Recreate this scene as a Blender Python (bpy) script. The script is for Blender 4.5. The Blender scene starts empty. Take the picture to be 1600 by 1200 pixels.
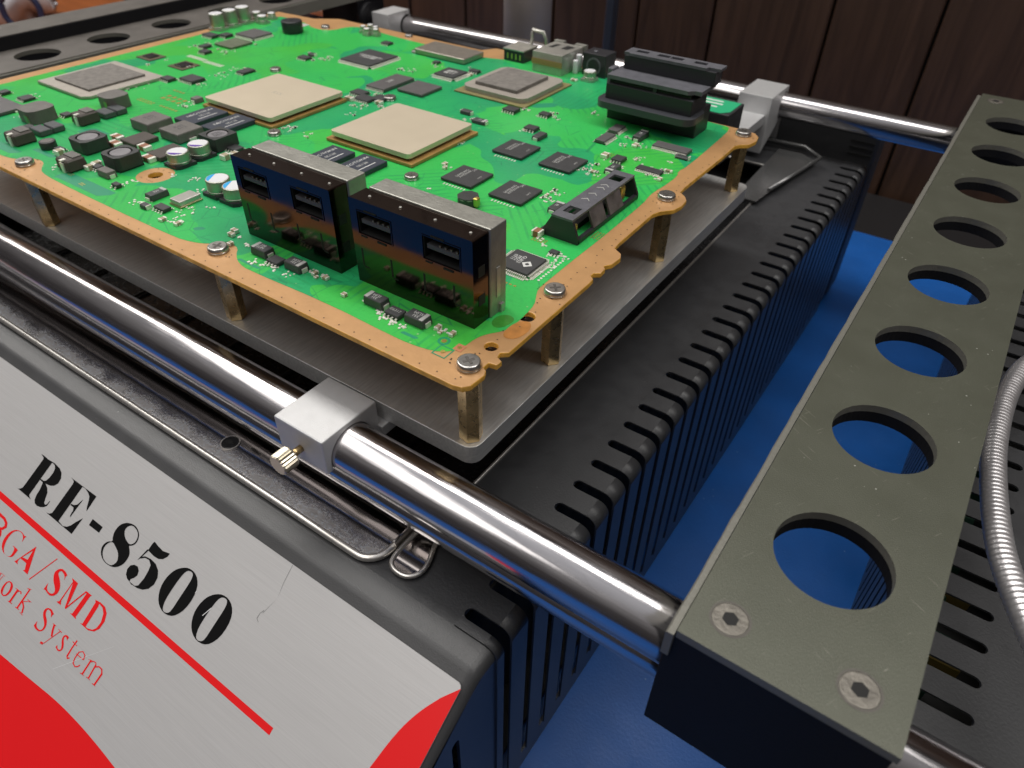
import bpy, bmesh, math, random
from mathutils import Vector, Matrix
random.seed(7)
S = bpy.context.scene
COL = S.collection
R = math.radians
# ---------------------------------------------------------------- camera (1 unit = 1 cm, z = 0 is the top of the circuit board)
cam = bpy.data.cameras.new('camera'); camo = bpy.data.objects.new('camera', cam); COL.objects.link(camo)
RM = ((0.82063401, 0.57126152, 0.01483573), (0.37842082, -0.52379287, -0.76317672), (-0.42820265, 0.63190292, -0.6460195))
m = Matrix(((RM[0][0], -RM[1][0], -RM[2][0]), (RM[0][1], -RM[1][1], -RM[2][1]), (RM[0][2], -RM[1][2], -RM[2][2]))).to_4x4()
m.translation = (0, 0, 10.232)
camo.matrix_world = m
cam.sensor_width = 36; cam.lens = 24.84; cam.clip_start = .1; cam.clip_end = 500
cam.dof.use_dof = True; cam.dof.focus_distance = 19; cam.dof.aperture_fstop = .24
S.camera = camo
# ---------------------------------------------------------------- light: a ceiling tube fixture over the bench, a dim room
W = bpy.data.worlds.new('World'); S.world = W; W.use_nodes = True
# the room: a pale lit ceiling above, dim brownish walls around
_n = W.node_tree; _g = _n.nodes.new('ShaderNodeTexCoord'); _s = _n.nodes.new('ShaderNodeSeparateXYZ'); _r = _n.nodes.new('ShaderNodeValToRGB')
_m = _n.nodes.new('ShaderNodeMapRange'); _m.inputs[1].default_value = -1; _m.inputs[2].default_value = 1
_n.links.new(_g.outputs['Generated'], _s.inputs[0]); _n.links.new(_s.outputs['Z'], _m.inputs[0]); _n.links.new(_m.outputs[0], _r.inputs[0]); _n.links.new(_r.outputs[0], _n.nodes['Background'].inputs[0])
_c = _r.color_ramp; _c.elements[0].position = .40; _c.elements[0].color = (.05, .045, .045, 1); _c.elements[1].position = 1; _c.elements[1].color = (.92, .92, .95, 1)
_e = _c.elements.new(.60); _e.color = (.085, .078, .078, 1); _e = _c.elements.new(.80); _e.color = (.34, .325, .32, 1)
W.node_tree.nodes['Background'].inputs[1].default_value = .60
def area(name, loc, sx, sy, power, col, target):
    l = bpy.data.lights.new(name, 'AREA'); l.shape = 'RECTANGLE'; l.size = sx; l.size_y = sy; l.energy = power; l.color = col
    o = bpy.data.objects.new(name, l); COL.objects.link(o); o.location = loc
    o.rotation_euler = (Vector(target) - Vector(loc)).to_track_quat('-Z', 'Y').to_euler()
    return o
area('ceiling_lamp', (-90, 31, 68), 330, 16, 112000, (1, .97, .92), (-90, 30, 0))
area('front_fill_light', (-60, -14, 108), 240, 60, 88000, (1, .96, .91), (-40, 0, -3))  # added fill from overhead in front, lifts the nameplate and front faces
S.view_settings.view_transform = 'Standard'; S.view_settings.look = 'None'
S.view_settings.exposure = 0; S.view_settings.gamma = 1
S.render.engine = 'CYCLES'

# ---------------------------------------------------------------- materials
def mat(name, col, rough=.5, metal=0, bump=0, bscale=20, var=0, vscale=3, spec=.5, rvar=0, coat=0, aniso=None, trans=0):
    M = bpy.data.materials.new(name); M.use_nodes = True
    nt = M.node_tree; N = nt.nodes; L = nt.links; b = N['Principled BSDF']
    b.inputs['Base Color'].default_value = (*col, 1); b.inputs['Roughness'].default_value = rough
    b.inputs['Metallic'].default_value = metal; b.inputs['Specular IOR Level'].default_value = spec
    b.inputs['Coat Weight'].default_value = coat; b.inputs['Coat Roughness'].default_value = .1
    b.inputs['Transmission Weight'].default_value = trans
    tc = N.new('ShaderNodeTexCoord'); mp = N.new('ShaderNodeMapping'); L.new(tc.outputs['Object'], mp.inputs[0])
    if aniso: mp.inputs['Scale'].default_value = aniso
    M['map'] = 1
    if var:
        n = N.new('ShaderNodeTexNoise'); n.inputs['Scale'].default_value = vscale; n.inputs['Detail'].default_value = 6; L.new(mp.outputs[0], n.inputs[0])
        r = N.new('ShaderNodeMapRange'); r.inputs[1].default_value = .3; r.inputs[2].default_value = .7; r.inputs[3].default_value = 1 - var; r.inputs[4].default_value = 1 + var
        L.new(n.outputs[0], r.inputs[0])
        x = N.new('ShaderNodeVectorMath'); x.operation = 'SCALE'; x.inputs[0].default_value = col; L.new(r.outputs[0], x.inputs['Scale']); L.new(x.outputs[0], b.inputs['Base Color'])
    if rvar:
        n = N.new('ShaderNodeTexNoise'); n.inputs['Scale'].default_value = vscale * 1.7; n.inputs['Detail'].default_value = 5; L.new(mp.outputs[0], n.inputs[0])
        r = N.new('ShaderNodeMapRange'); r.inputs[1].default_value = .3; r.inputs[2].default_value = .7; r.inputs[3].default_value = max(.02, rough - rvar); r.inputs[4].default_value = rough + rvar
        L.new(n.outputs[0], r.inputs[0]); L.new(r.outputs[0], b.inputs['Roughness'])
    if bump:
        n = N.new('ShaderNodeTexNoise'); n.inputs['Scale'].default_value = bscale; n.inputs['Detail'].default_value = 4; L.new(mp.outputs[0], n.inputs[0])
        u = N.new('ShaderNodeBump'); u.inputs['Strength'].default_value = bump; u.inputs['Distance'].default_value = .02; L.new(n.outputs[0], u.inputs['Height']); L.new(u.outputs[0], b.inputs['Normal'])
    return M

def scratches(M, col, sc, thr):
    """short thin scratches in two directions"""
    nt = M.node_tree; N = nt.nodes; L = nt.links; b = N['Principled BSDF']; tc = N.new('ShaderNodeTexCoord'); outs = []
    for ang, sx, sy in ((.5, 1.1, 26), (2.1, 1.6, 34)):
        mp = N.new('ShaderNodeMapping'); mp.inputs['Rotation'].default_value = (0, 0, ang); L.new(tc.outputs['Object'], mp.inputs[0])
        m2 = N.new('ShaderNodeMapping'); m2.inputs['Scale'].default_value = (sx, sy, 1); L.new(mp.outputs[0], m2.inputs[0])
        n = N.new('ShaderNodeTexNoise'); n.inputs['Scale'].default_value = 1; n.inputs['Detail'].default_value = 2; L.new(m2.outputs[0], n.inputs[0])
        g = N.new('ShaderNodeMath'); g.operation = 'GREATER_THAN'; g.inputs[1].default_value = thr; L.new(n.outputs[0], g.inputs[0]); outs.append(g)
    mxm = N.new('ShaderNodeMath'); mxm.operation = 'MAXIMUM'; L.new(outs[0].outputs[0], mxm.inputs[0]); L.new(outs[1].outputs[0], mxm.inputs[1])
    f = N.new('ShaderNodeMath'); f.operation = 'MULTIPLY'; f.inputs[1].default_value = .7; L.new(mxm.outputs[0], f.inputs[0])
    mx = N.new('ShaderNodeMix'); mx.data_type = 'RGBA'; mx.inputs[7].default_value = (*col, 1); L.new(f.outputs[0], mx.inputs[0])
    src = b.inputs['Base Color']
    if src.is_linked: L.new(src.links[0].from_socket, mx.inputs[6])
    else: mx.inputs[6].default_value = src.default_value
    L.new(mx.outputs[2], b.inputs['Base Color'])
    return M
def speckle(M, col, scale, thr, rough=.8):
    """small dust specks / worn spots mixed over a material"""
    nt = M.node_tree; N = nt.nodes; L = nt.links; b = N['Principled BSDF']
    tc = N.new('ShaderNodeTexCoord'); v = N.new('ShaderNodeTexVoronoi'); v.inputs['Scale'].default_value = scale; L.new(tc.outputs['Object'], v.inputs[0])
    n = N.new('ShaderNodeTexNoise'); n.inputs['Scale'].default_value = scale * .17; L.new(tc.outputs['Object'], n.inputs[0])
    a = N.new('ShaderNodeMath'); a.operation = 'LESS_THAN'; a.inputs[1].default_value = thr; L.new(v.outputs['Distance'], a.inputs[0])
    g = N.new('ShaderNodeMath'); g.operation = 'GREATER_THAN'; g.inputs[1].default_value = .55; L.new(n.outputs[0], g.inputs[0])
    mu = N.new('ShaderNodeMath'); mu.operation = 'MULTIPLY'; L.new(a.outputs[0], mu.inputs[0]); L.new(g.outputs[0], mu.inputs[1])
    mx = N.new('ShaderNodeMix'); mx.data_type = 'RGBA'; mx.inputs[7].default_value = (*col, 1); L.new(mu.outputs[0], mx.inputs[0])
    src = b.inputs['Base Color']
    if src.is_linked: L.new(src.links[0].from_socket, mx.inputs[6])
    else: mx.inputs[6].default_value = src.default_value
    L.new(mx.outputs[2], b.inputs['Base Color'])
    return M

BLACK = speckle(mat('black_powder_coat', (.028, .0285, .031), .50, bump=.35, bscale=14, var=.07, vscale=1.2, rvar=.08, spec=.6), (.15, .15, .15), 3.4, .05)
BLACKW = mat('black_coat_blue_reflection', (.028, .034, .050), .34, bump=.3, bscale=14, spec=.8)  # black coat tinted blue: the mat's reflection put into the colour
DARK = mat('dark_interior', (.006, .006, .006), .7)
GLASSB = mat('black_heater_glass', (.008, .008, .009), .25, rvar=.08)
ALU = mat('brushed_aluminium', (.50, .50, .49), .38, metal=.6, bump=.12, bscale=6, aniso=(1, 14, 14), rvar=.06, var=.08)
ALUC = mat('sandblasted_aluminium', (.60, .60, .605), .52, metal=.6, bump=.5, bscale=40, var=.03)
ALUD = mat('machined_aluminium', (.66, .66, .65), .44, metal=.78, bump=.15, bscale=5, aniso=(14, 1, 14), rvar=.08, var=.10, vscale=1.1)
CHROME = scratches(mat('polished_rod_steel', (.60, .58, .59), .17, metal=1, bump=.09, bscale=3, aniso=(.4, 6, 6), rvar=.08, vscale=1.2), (.50, .48, .47), (1, 1, 1), .745)
MIRROR = mat('polished_steel', (.55, .52, .50), .06, metal=1, rvar=.03, vscale=1)
OLIVE = scratches(speckle(mat('olive_anodised', (.094, .098, .073), .40, metal=.35, bump=.35, bscale=34, var=.04, vscale=.6, rvar=.05, spec=.6), (.42, .42, .38), 3.2, .06), (.26, .25, .21), (1, 1, 1), .73)
OLIVEB = scratches(speckle(mat('grey_brown_anodised', (.125, .114, .103), .46, metal=.3, bump=.45, bscale=26, var=.16, vscale=.9, spec=.5), (.42, .42, .38), 3.2, .05), (.26, .25, .21), (1, 1, 1), .73)
OLIVEW = mat('worn_anodised_edge', (.19, .185, .16), .5, metal=.4, bump=.6, bscale=9)
BLKAN = mat('black_anodised', (.007, .007, .009), .6, bump=.2, bscale=20, spec=.25)
BRASS = mat('tarnished_brass', (.66, .48, .24), .30, metal=.9, var=.25, vscale=3, rvar=.08)
NICKEL = mat('nickel_screw', (.60, .58, .55), .28, metal=.95, var=.15, vscale=6)
STEELD = mat('screw_recess', (.12, .11, .10), .5, metal=.6)
MAT = scratches(speckle(mat('blue_mat_rubber', (.007, .092, .36), .42, bump=.4, bscale=10, var=.12, vscale=.35, rvar=.07), (.16, .26, .46), 2.2, .06), (.02, .14, .44), (1, 1, 1), .72)
TAN = None
LID = scratches(mat('nickel_lid', (.67, .58, .44), .42, metal=.4, bump=.2, bscale=30, var=.008, vscale=.9, rvar=.02), (.54, .475, .36), (1, 1, 1), .80)
LIDG = mat('grey_lid', (.40, .365, .32), .5, metal=.4, bump=.3, bscale=30, var=.05)
PAD = speckle(mat('grey_thermal_pad', (.17, .155, .14), .75, bump=.9, bscale=14, var=.2, vscale=4), (.42, .4, .37), 3.0, .05)
SUBST = mat('bga_substrate_gold', (.34, .20, .06), .45, var=.15)
SUBSG = mat('bga_substrate_olive', (.22, .19, .08), .5, var=.1)
EPOXY = mat('chip_epoxy', (.040, .040, .042), .55, bump=.3, bscale=30, var=.1)
EPOXG = mat('chip_epoxy_grey', (.095, .09, .09), .5, bump=.3, bscale=30, var=.08)
EPOXN = mat('chip_epoxy_green_grey', (.13, .15, .10), .4, bump=.2, var=.12)
NAVY = mat('navy_capacitor', (.030, .036, .055), .5, bump=.3, bscale=30)
FERR = mat('ferrite_grey', (.13, .12, .11), .55, bump=.5, bscale=20, var=.12)
FERD = mat('ferrite_dark', (.035, .037, .036), .5, bump=.5, bscale=20, var=.12)
COREG = mat('inductor_core', (.20, .19, .20), .5, bump=.5, bscale=16, var=.15)
BROWN = mat('brown_ferrite', (.060, .048, .040), .6, bump=.4, bscale=20, var=.12)
SOLD = mat('solder', (.86, .84, .76), .35, metal=.35)
GOLD = mat('gold_pad', (.62, .48, .14), .35, metal=.8)
MLCC = mat('ceramic_tan', (.36, .30, .20), .5)
MLCB = mat('ceramic_brown', (.27, .11, .055), .5)
WHITE = mat('white_print', (.62, .62, .60), .7)
GREYP = mat('grey_print', (.42, .42, .40), .7)
CANM = mat('capacitor_can', (.46, .47, .40), .42, metal=.9, bump=.15, bscale=3, aniso=(9, 9, 1))
CANT = mat('capacitor_top', (.70, .70, .72), .5, metal=.15)
PURPLE = mat('purple_print', (.10, .035, .33), .5)
CYAN = mat('cyan_print', (.02, .36, .72), .5)
PLAST = mat('black_plastic', (.022, .022, .026), .42, bump=.15, bscale=14)
PLASTG = mat('grey_plastic', (.105, .105, .120), .45, bump=.6, bscale=12, var=.15)
USBF = mat('dark_plated_shell', (.100, .073, .060), .11, metal=1, rvar=.04, vscale=.8)
USBT = mat('plated_shell_top', (.36, .355, .32), .42, metal=.7, bump=.6, bscale=12, var=.12, vscale=3)
SHIELD = mat('shield_can', (.42, .38, .33), .4, metal=.8, bump=.3, var=.08)
TIN = mat('tin_plate', (.50, .49, .45), .36, metal=.7, var=.1)
GRNL = mat('green_label', (.02, .38, .17), .5)
RED = mat('red_print', (.78, .008, .010), .42, spec=.4)
INK = mat('black_ink', (.003, .003, .003), .6, spec=.15)
PLATE = mat('brushed_nameplate', (.575, .565, .56), .40, metal=.28, bump=.10, bscale=3, aniso=(.25, 30, 30), var=.06, vscale=2.2, rvar=.08)
SCR = mat('scratch_mark', (.16, .16, .16), .6)
SCRW = mat('white_scratch', (.72, .72, .72), .6)
HOSE = mat('hose_steel', (.70, .68, .69), .36, metal=.8, rvar=.05)
WOOD = None
PCBG = mat('inner_board', (.02, .09, .05), .5)
YEL = mat('yellow_part', (.25, .18, .04), .5)
PILL = mat('pillar_metal', (.66, .56, .47), .6, metal=.1, var=.06, vscale=.5)

# ------ the solder mask: bright green over copper planes, bluer where the copper stops, fine traces
def make_mask():
    M = bpy.data.materials.new('green_solder_mask'); M.use_nodes = True; nt = M.node_tree; N = nt.nodes; L = nt.links; b = N['Principled BSDF']
    tc = N.new('ShaderNodeTexCoord')
    def noise(s, d=2, w=None):
        n = N.new('ShaderNodeTexNoise'); n.inputs['Scale'].default_value = s; n.inputs['Detail'].default_value = d; L.new((w or tc.outputs['Object']), n.inputs[0]); return n
    def thr(src, a, c):
        r = N.new('ShaderNodeMapRange'); r.inputs[1].default_value = a; r.inputs[2].default_value = c; L.new(src, r.inputs[0]); return r.outputs[0]
    def mixc(f, a, c):
        x = N.new('ShaderNodeMix'); x.data_type = 'RGBA'; L.new(f, x.inputs[0])
        for i, v in ((6, a), (7, c)):
            if isinstance(v, tuple): x.inputs[i].default_value = (*v, 1)
            else: L.new(v, x.inputs[i])
        return x.outputs[2]
    # blocky copper regions: a voronoi with chebychev distance gives straight-edged zones
    v = N.new('ShaderNodeTexVoronoi'); v.distance = 'MANHATTAN'; v.inputs['Scale'].default_value = .33; v.inputs['Randomness'].default_value = .9
    dn = noise(.5, 1); mixv = N.new('ShaderNodeMix'); mixv.data_type = 'VECTOR'; mixv.inputs[0].default_value = .25
    sc = N.new('ShaderNodeVectorMath'); sc.operation = 'SCALE'; sc.inputs['Scale'].default_value = 6; L.new(dn.outputs['Color'], sc.inputs[0])
    L.new(tc.outputs['Object'], mixv.inputs[4]); L.new(sc.outputs[0], mixv.inputs[5]); L.new(mixv.outputs[1], v.inputs[0])
    sep = N.new('ShaderNodeSeparateColor'); L.new(v.outputs['Color'], sep.inputs[0])
    zone = thr(sep.outputs[0], .52, .55)
    c1 = mixc(zone, (.036, .46, .085), (.016, .32, .125))
    zone2 = thr(sep.outputs[1], .78, .80)
    c2 = mixc(zone2, c1, (.055, .46, .055))
    big = noise(.22, 3); c3 = mixc(thr(big.outputs[0], .40, .62), c2, (.034, .50, .12))
    mm = N.new('ShaderNodeMix'); mm.data_type = 'RGBA'; mm.inputs[0].default_value = .5; L.new(c2, mm.inputs[6]); L.new(c3, mm.inputs[7])
    # traces
    t = N.new('ShaderNodeTexVoronoi'); t.feature = 'DISTANCE_TO_EDGE'; t.inputs['Scale'].default_value = 1.1; L.new(tc.outputs['Object'], t.inputs[0])
    tl = N.new('ShaderNodeMath'); tl.operation = 'LESS_THAN'; tl.inputs[1].default_value = .012; L.new(t.outputs['Distance'], tl.inputs[0])
    tm = noise(.45, 2); tk = thr(tm.outputs[0], .52, .56)
    tt = N.new('ShaderNodeMath'); tt.operation = 'MULTIPLY'; L.new(tl.outputs[0], tt.inputs[0]); L.new(tk, tt.inputs[1])
    ts = N.new('ShaderNodeMath'); ts.operation = 'MULTIPLY'; ts.inputs[1].default_value = .55; L.new(tt.outputs[0], ts.inputs[0])
    c4 = mixc(ts.outputs[0], mm.outputs[2], (.010, .17, .085))
    wv = N.new('ShaderNodeTexWave'); wv.inputs['Scale'].default_value = 1.15; wv.inputs['Distortion'].default_value = 1.0; wv.inputs['Detail'].default_value = 0
    rz = N.new('ShaderNodeVectorRotate'); rz.rotation_type = 'Z_AXIS'; L.new(tc.outputs['Object'], rz.inputs['Vector'])
    an = N.new('ShaderNodeMath'); an.operation = 'SNAP'; an.inputs[1].default_value = .7854; am = N.new('ShaderNodeMath'); am.operation = 'MULTIPLY'; am.inputs[1].default_value = 6.28
    L.new(sep.outputs[2], am.inputs[0]); L.new(am.outputs[0], an.inputs[0]); L.new(an.outputs[0], rz.inputs['Angle']); L.new(rz.outputs[0], wv.inputs[0])
    wt = thr(wv.outputs['Fac'], .72, .86); wk = noise(.30, 2); wm = N.new('ShaderNodeMath'); wm.operation = 'MULTIPLY'; L.new(wt, wm.inputs[0]); L.new(thr(wk.outputs[0], .50, .56), wm.inputs[1])
    wf = N.new('ShaderNodeMath'); wf.operation = 'MULTIPLY'; wf.inputs[1].default_value = .5; L.new(wm.outputs[0], wf.inputs[0])
    c4 = mixc(wf.outputs[0], c4, (.014, .27, .085))
    vd = N.new('ShaderNodeTexVoronoi'); vd.inputs['Scale'].default_value = 2.6; L.new(tc.outputs['Object'], vd.inputs[0])
    vl = N.new('ShaderNodeMath'); vl.operation = 'LESS_THAN'; vl.inputs[1].default_value = .085; L.new(vd.outputs['Distance'], vl.inputs[0])
    vk = noise(.5, 2); vm = N.new('ShaderNodeMath'); vm.operation = 'MULTIPLY'; L.new(vl.outputs[0], vm.inputs[0]); L.new(thr(vk.outputs[0], .5, .52), vm.inputs[1])
    c4 = mixc(vm.outputs[0], c4, (.22, .50, .18))
    g = noise(9, 3); c5 = mixc(thr(g.outputs[0], .25, .8), c4, c4)
    hs = N.new('ShaderNodeHueSaturation'); L.new(c5, hs.inputs['Color'])
    hr = N.new('ShaderNodeMapRange'); hr.inputs[3].default_value = .88; hr.inputs[4].default_value = 1.12; L.new(g.outputs[0], hr.inputs[0]); L.new(hr.outputs[0], hs.inputs['Value'])
    L.new(hs.outputs[0], b.inputs['Base Color'])
    b.inputs['Roughness'].default_value = .30; b.inputs['Specular IOR Level'].default_value = .5
    bp = N.new('ShaderNodeBump'); bp.inputs['Strength'].default_value = .25; bp.inputs['Distance'].default_value = .02; L.new(g.outputs[0], bp.inputs['Height']); L.new(bp.outputs[0], b.inputs['Normal'])
    return M
MASK = make_mask()
TAN = mat('bare_copper_tan', (.52, .29, .125), .42, metal=.25, bump=.3, bscale=8, var=.07, vscale=1.5)
EDGE = mat('fibreglass_edge', (.85, .45, .06), .45, bump=.6, bscale=9, var=.3, vscale=3)
STAIN = mat('flux_stain', (.50, .21, .05), .25, var=.2, vscale=4)
STAING = mat('flux_stain_on_green', (.045, .27, .03), .25, var=.2, vscale=4)
TEAL = mat('bare_laminate_teal', (.012, .26, .13), .4)
def make_wood():
    M = mat('dark_wood_panel', (.035, .020, .014), .45)
    nt = M.node_tree; N = nt.nodes; L = nt.links; b = N['Principled BSDF']
    tc = N.new('ShaderNodeTexCoord'); mp = N.new('ShaderNodeMapping'); mp.inputs['Scale'].default_value = (.9, .9, .07); L.new(tc.outputs['Object'], mp.inputs[0])
    n = N.new('ShaderNodeTexNoise'); n.inputs['Scale'].default_value = 1.1; n.inputs['Detail'].default_value = 8; n.inputs['Distortion'].default_value = 1.2; L.new(mp.outputs[0], n.inputs[0])
    cr = N.new('ShaderNodeValToRGB'); cr.color_ramp.elements[0].position = .3; cr.color_ramp.elements[0].color = (.030, .015, .009, 1); cr.color_ramp.elements[1].position = .75; cr.color_ramp.elements[1].color = (.062, .032, .020, 1)
    L.new(n.outputs[0], cr.inputs[0]); L.new(cr.outputs[0], b.inputs['Base Color'])
    return M
WOOD = make_wood()

# ---------------------------------------------------------------- geometry helpers
class MB:
    def __init__(s): s.bm = bmesh.new()
    def box(s, x0, x1, y0, y1, z0, z1, bev=0, seg=2, mi=0, taper=0):
        M4 = Matrix.Translation(((x0 + x1) / 2, (y0 + y1) / 2, (z0 + z1) / 2)) @ Matrix.Diagonal((abs(x1 - x0), abs(y1 - y0), abs(z1 - z0), 1))
        r = bmesh.ops.create_cube(s.bm, size=1, matrix=M4)
        vs = r['verts']
        if taper:
            cx, cy = (x0 + x1) / 2, (y0 + y1) / 2
            for v in vs:
                if v.co.z > (z0 + z1) / 2:
                    v.co.x -= math.copysign(taper, v.co.x - cx); v.co.y -= math.copysign(taper, v.co.y - cy)
        fs = {f for v in vs for f in v.link_faces}
        for f in fs: f.material_index = mi
        if bev:
            es = list({e for v in vs for e in v.link_edges})
            q = bmesh.ops.bevel(s.bm, geom=es, offset=bev, segments=seg, affect='EDGES', profile=.5)
            for f in q['faces']: f.material_index = mi
        return s
    def cyl(s, x, y, z0, z1, r, n=24, r2=None, bev=0, mi=0, rot=None, phase=0):
        M4 = Matrix.Translation((x, y, (z0 + z1) / 2)) @ Matrix.Rotation(phase, 4, 'Z')
        q = bmesh.ops.create_cone(s.bm, cap_ends=True, segments=n, radius1=r, radius2=(r if r2 is None else r2), depth=z1 - z0, matrix=M4)
        vs = q['verts']; fs = {f for v in vs for f in v.link_faces}
        for f in fs:
            f.material_index = mi
            if len(f.verts) == 4 and n > 8: f.smooth = True
        if bev:
            es = [e for e in {e for v in vs for e in v.link_edges} if abs(e.verts[0].co.z - e.verts[1].co.z) < 1e-5]
            q2 = bmesh.ops.bevel(s.bm, geom=es, offset=bev, segments=3, affect='EDGES', profile=.5)
            for f in q2['faces']: f.material_index = mi; f.smooth = True
        return s
    def poly(s, loops, z, mi=0, xf=None):
        """filled 2-D outline(s) (first outer, rest holes) at height z"""
        es = []; 
        for lp in loops:
            vs = [s.bm.verts.new((p[0], p[1], z) if xf is None else xf(p[0], p[1], z)) for p in lp]
            es += [s.bm.edges.new((vs[i], vs[(i + 1) % len(vs)])) for i in range(len(vs))]
        q = bmesh.ops.triangle_fill(s.bm, use_beauty=True, use_dissolve=False, edges=es)
        fs = [g for g in q['geom'] if isinstance(g, bmesh.types.BMFace)]
        for f in fs: f.material_index = mi
        return fs
    def slab(s, loops, z0, z1, mi=0, side=None, xf=None):
        """outline(s) extruded from z0 to z1"""
        X = xf or (lambda a, b, c: (a, b, c))
        s.poly(loops, z1, mi, X)
        s.poly(loops, z0, mi, X)
        for lp in loops:
            a = [s.bm.verts.new(X(p[0], p[1], z0)) for p in lp]; b = [s.bm.verts.new(X(p[0], p[1], z1)) for p in lp]
            for i in range(len(lp)):
                j = (i + 1) % len(lp); f = s.bm.faces.new((a[i], a[j], b[j], b[i])); f.material_index = mi if side is None else side
        bmesh.ops.remove_doubles(s.bm, verts=s.bm.verts[:], dist=.00005)
        return s
    def tube(s, pts, r, n=12, closed=False, mi=0, caps=True, prof=None):
        """sweep a circle along pts; r a number or list"""
        P = [Vector(p) for p in pts]; rings = []
        up = Vector((0, 0, 1)); k = len(P)
        for i, p in enumerate(P):
            if closed: t = P[(i + 1) % k] - P[i - 1]
            else: t = P[min(i + 1, k - 1)] - P[max(i - 1, 0)]
            t.normalize(); u = up if abs(t.dot(up)) < .95 else Vector((1, 0, 0))
            a = t.cross(u).normalized(); b = a.cross(t)
            rr = r[i] if isinstance(r, (list, tuple)) else r
            rings.append([s.bm.verts.new(p + a * math.cos(q * 2 * math.pi / n) * rr + b * math.sin(q * 2 * math.pi / n) * rr) for q in range(n)])
        for i in range(k if closed else k - 1):
            A, B = rings[i], rings[(i + 1) % k]
            for q in range(n):
                f = s.bm.faces.new((A[q], A[(q + 1) % n], B[(q + 1) % n], B[q])); f.smooth = True; f.material_index = mi
        if caps and not closed:
            s.bm.faces.new(rings[0][::-1]); s.bm.faces.new(rings[-1])
        return s
    def build(s, name, mats, parent=None, label=None, cat=None, group=None, kind=None):
        bmesh.ops.recalc_face_normals(s.bm, faces=s.bm.faces[:])
        me = bpy.data.meshes.new(name); s.bm.to_mesh(me); s.bm.free()
        for mt in (mats if isinstance(mats, (list, tuple)) else [mats]): me.materials.append(mt)
        o = bpy.data.objects.new(name, me); COL.objects.link(o); o.parent = parent
        return tag(o, label, cat, group, kind)
def split_build(mb, name, mt, parent):
    """every separate piece of the mesh becomes an object of its own"""
    bm = mb.bm; bm.verts.ensure_lookup_table(); seen = set(); outs = []
    isl = []
    for v in bm.verts:
        if v in seen: continue
        st = [v]; seen.add(v); cur = []
        while st:
            a = st.pop(); cur.append(a)
            for e in a.link_edges:
                b = e.other_vert(a)
                if b not in seen: seen.add(b); st.append(b)
        isl.append(cur)
    for cur in isl:
        q = MB(); mp = {v: q.bm.verts.new(v.co) for v in cur}; fs = {f for v in cur for f in v.link_faces}
        for f in fs:
            g = q.bm.faces.new([mp[v] for v in f.verts]); g.smooth = f.smooth; g.material_index = f.material_index
        outs.append(q.build(name, mt, parent))
    bm.free(); return outs
def tag(o, label=None, cat=None, group=None, kind=None):
    if label: o['label'] = label
    if cat: o['category'] = cat
    if group: o['group'] = group
    if kind: o['kind'] = kind
    return o
def empty(name, loc, label, cat, group=None):
    o = bpy.data.objects.new(name, None); o.empty_display_size = .5; COL.objects.link(o); o.location = loc
    return tag(o, label, cat, group)
ROOT = None
def smooth(pts, it=2):
    for _ in range(it):
        q = []
        for i in range(len(pts)):
            a, b = pts[i], pts[(i + 1) % len(pts)]
            q += [(a[0] * .75 + b[0] * .25, a[1] * .75 + b[1] * .25), (a[0] * .25 + b[0] * .75, a[1] * .25 + b[1] * .75)]
        pts = q
    return pts
def smooth_open(pts, it=2):
    for _ in range(it):
        q = [pts[0]]
        for a, b in zip(pts[:-1], pts[1:]):
            q += [(a[0] * .75 + b[0] * .25, a[1] * .75 + b[1] * .25), (a[0] * .25 + b[0] * .75, a[1] * .25 + b[1] * .75)]
        pts = q + [pts[-1]]
    return pts
def circle(x, y, r, n=24, a0=0): return [(x + r * math.cos(a0 + i * 2 * math.pi / n), y + r * math.sin(a0 + i * 2 * math.pi / n)) for i in range(n)]
def rrect(x0, x1, y0, y1, r, n=6):
    out = []
    for cx, cy, a in ((x1 - r, y1 - r, 0), (x0 + r, y1 - r, 90), (x0 + r, y0 + r, 180), (x1 - r, y0 + r, 270)):
        out += [(cx + r * math.cos(R(a + 90 * i / n)), cy + r * math.sin(R(a + 90 * i / n))) for i in range(n + 1)]
    return out
def text(body, size, loc, rotz, mt, parent, name='printed_marking', sx=1, thick=0):
    c = bpy.data.curves.new(name, 'FONT'); c.body = body; c.size = size; c.align_x = 'CENTER'; c.align_y = 'CENTER'; c.resolution_u = 2; c.space_line = .85
    t = bpy.data.objects.new('tmp', c); COL.objects.link(t)
    bpy.context.view_layer.update()
    me = bpy.data.meshes.new_from_object(t.evaluated_get(bpy.context.evaluated_depsgraph_get()))
    bpy.data.objects.remove(t); me.name = name
    me.transform(Matrix.Translation(loc) @ Matrix.Rotation(rotz, 4, 'Z') @ Matrix.Diagonal((sx, 1, 1, 1)))
    me.materials.clear(); me.materials.append(mt)
    o = bpy.data.objects.new(name, me); COL.objects.link(o); o.parent = parent
    return o

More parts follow.
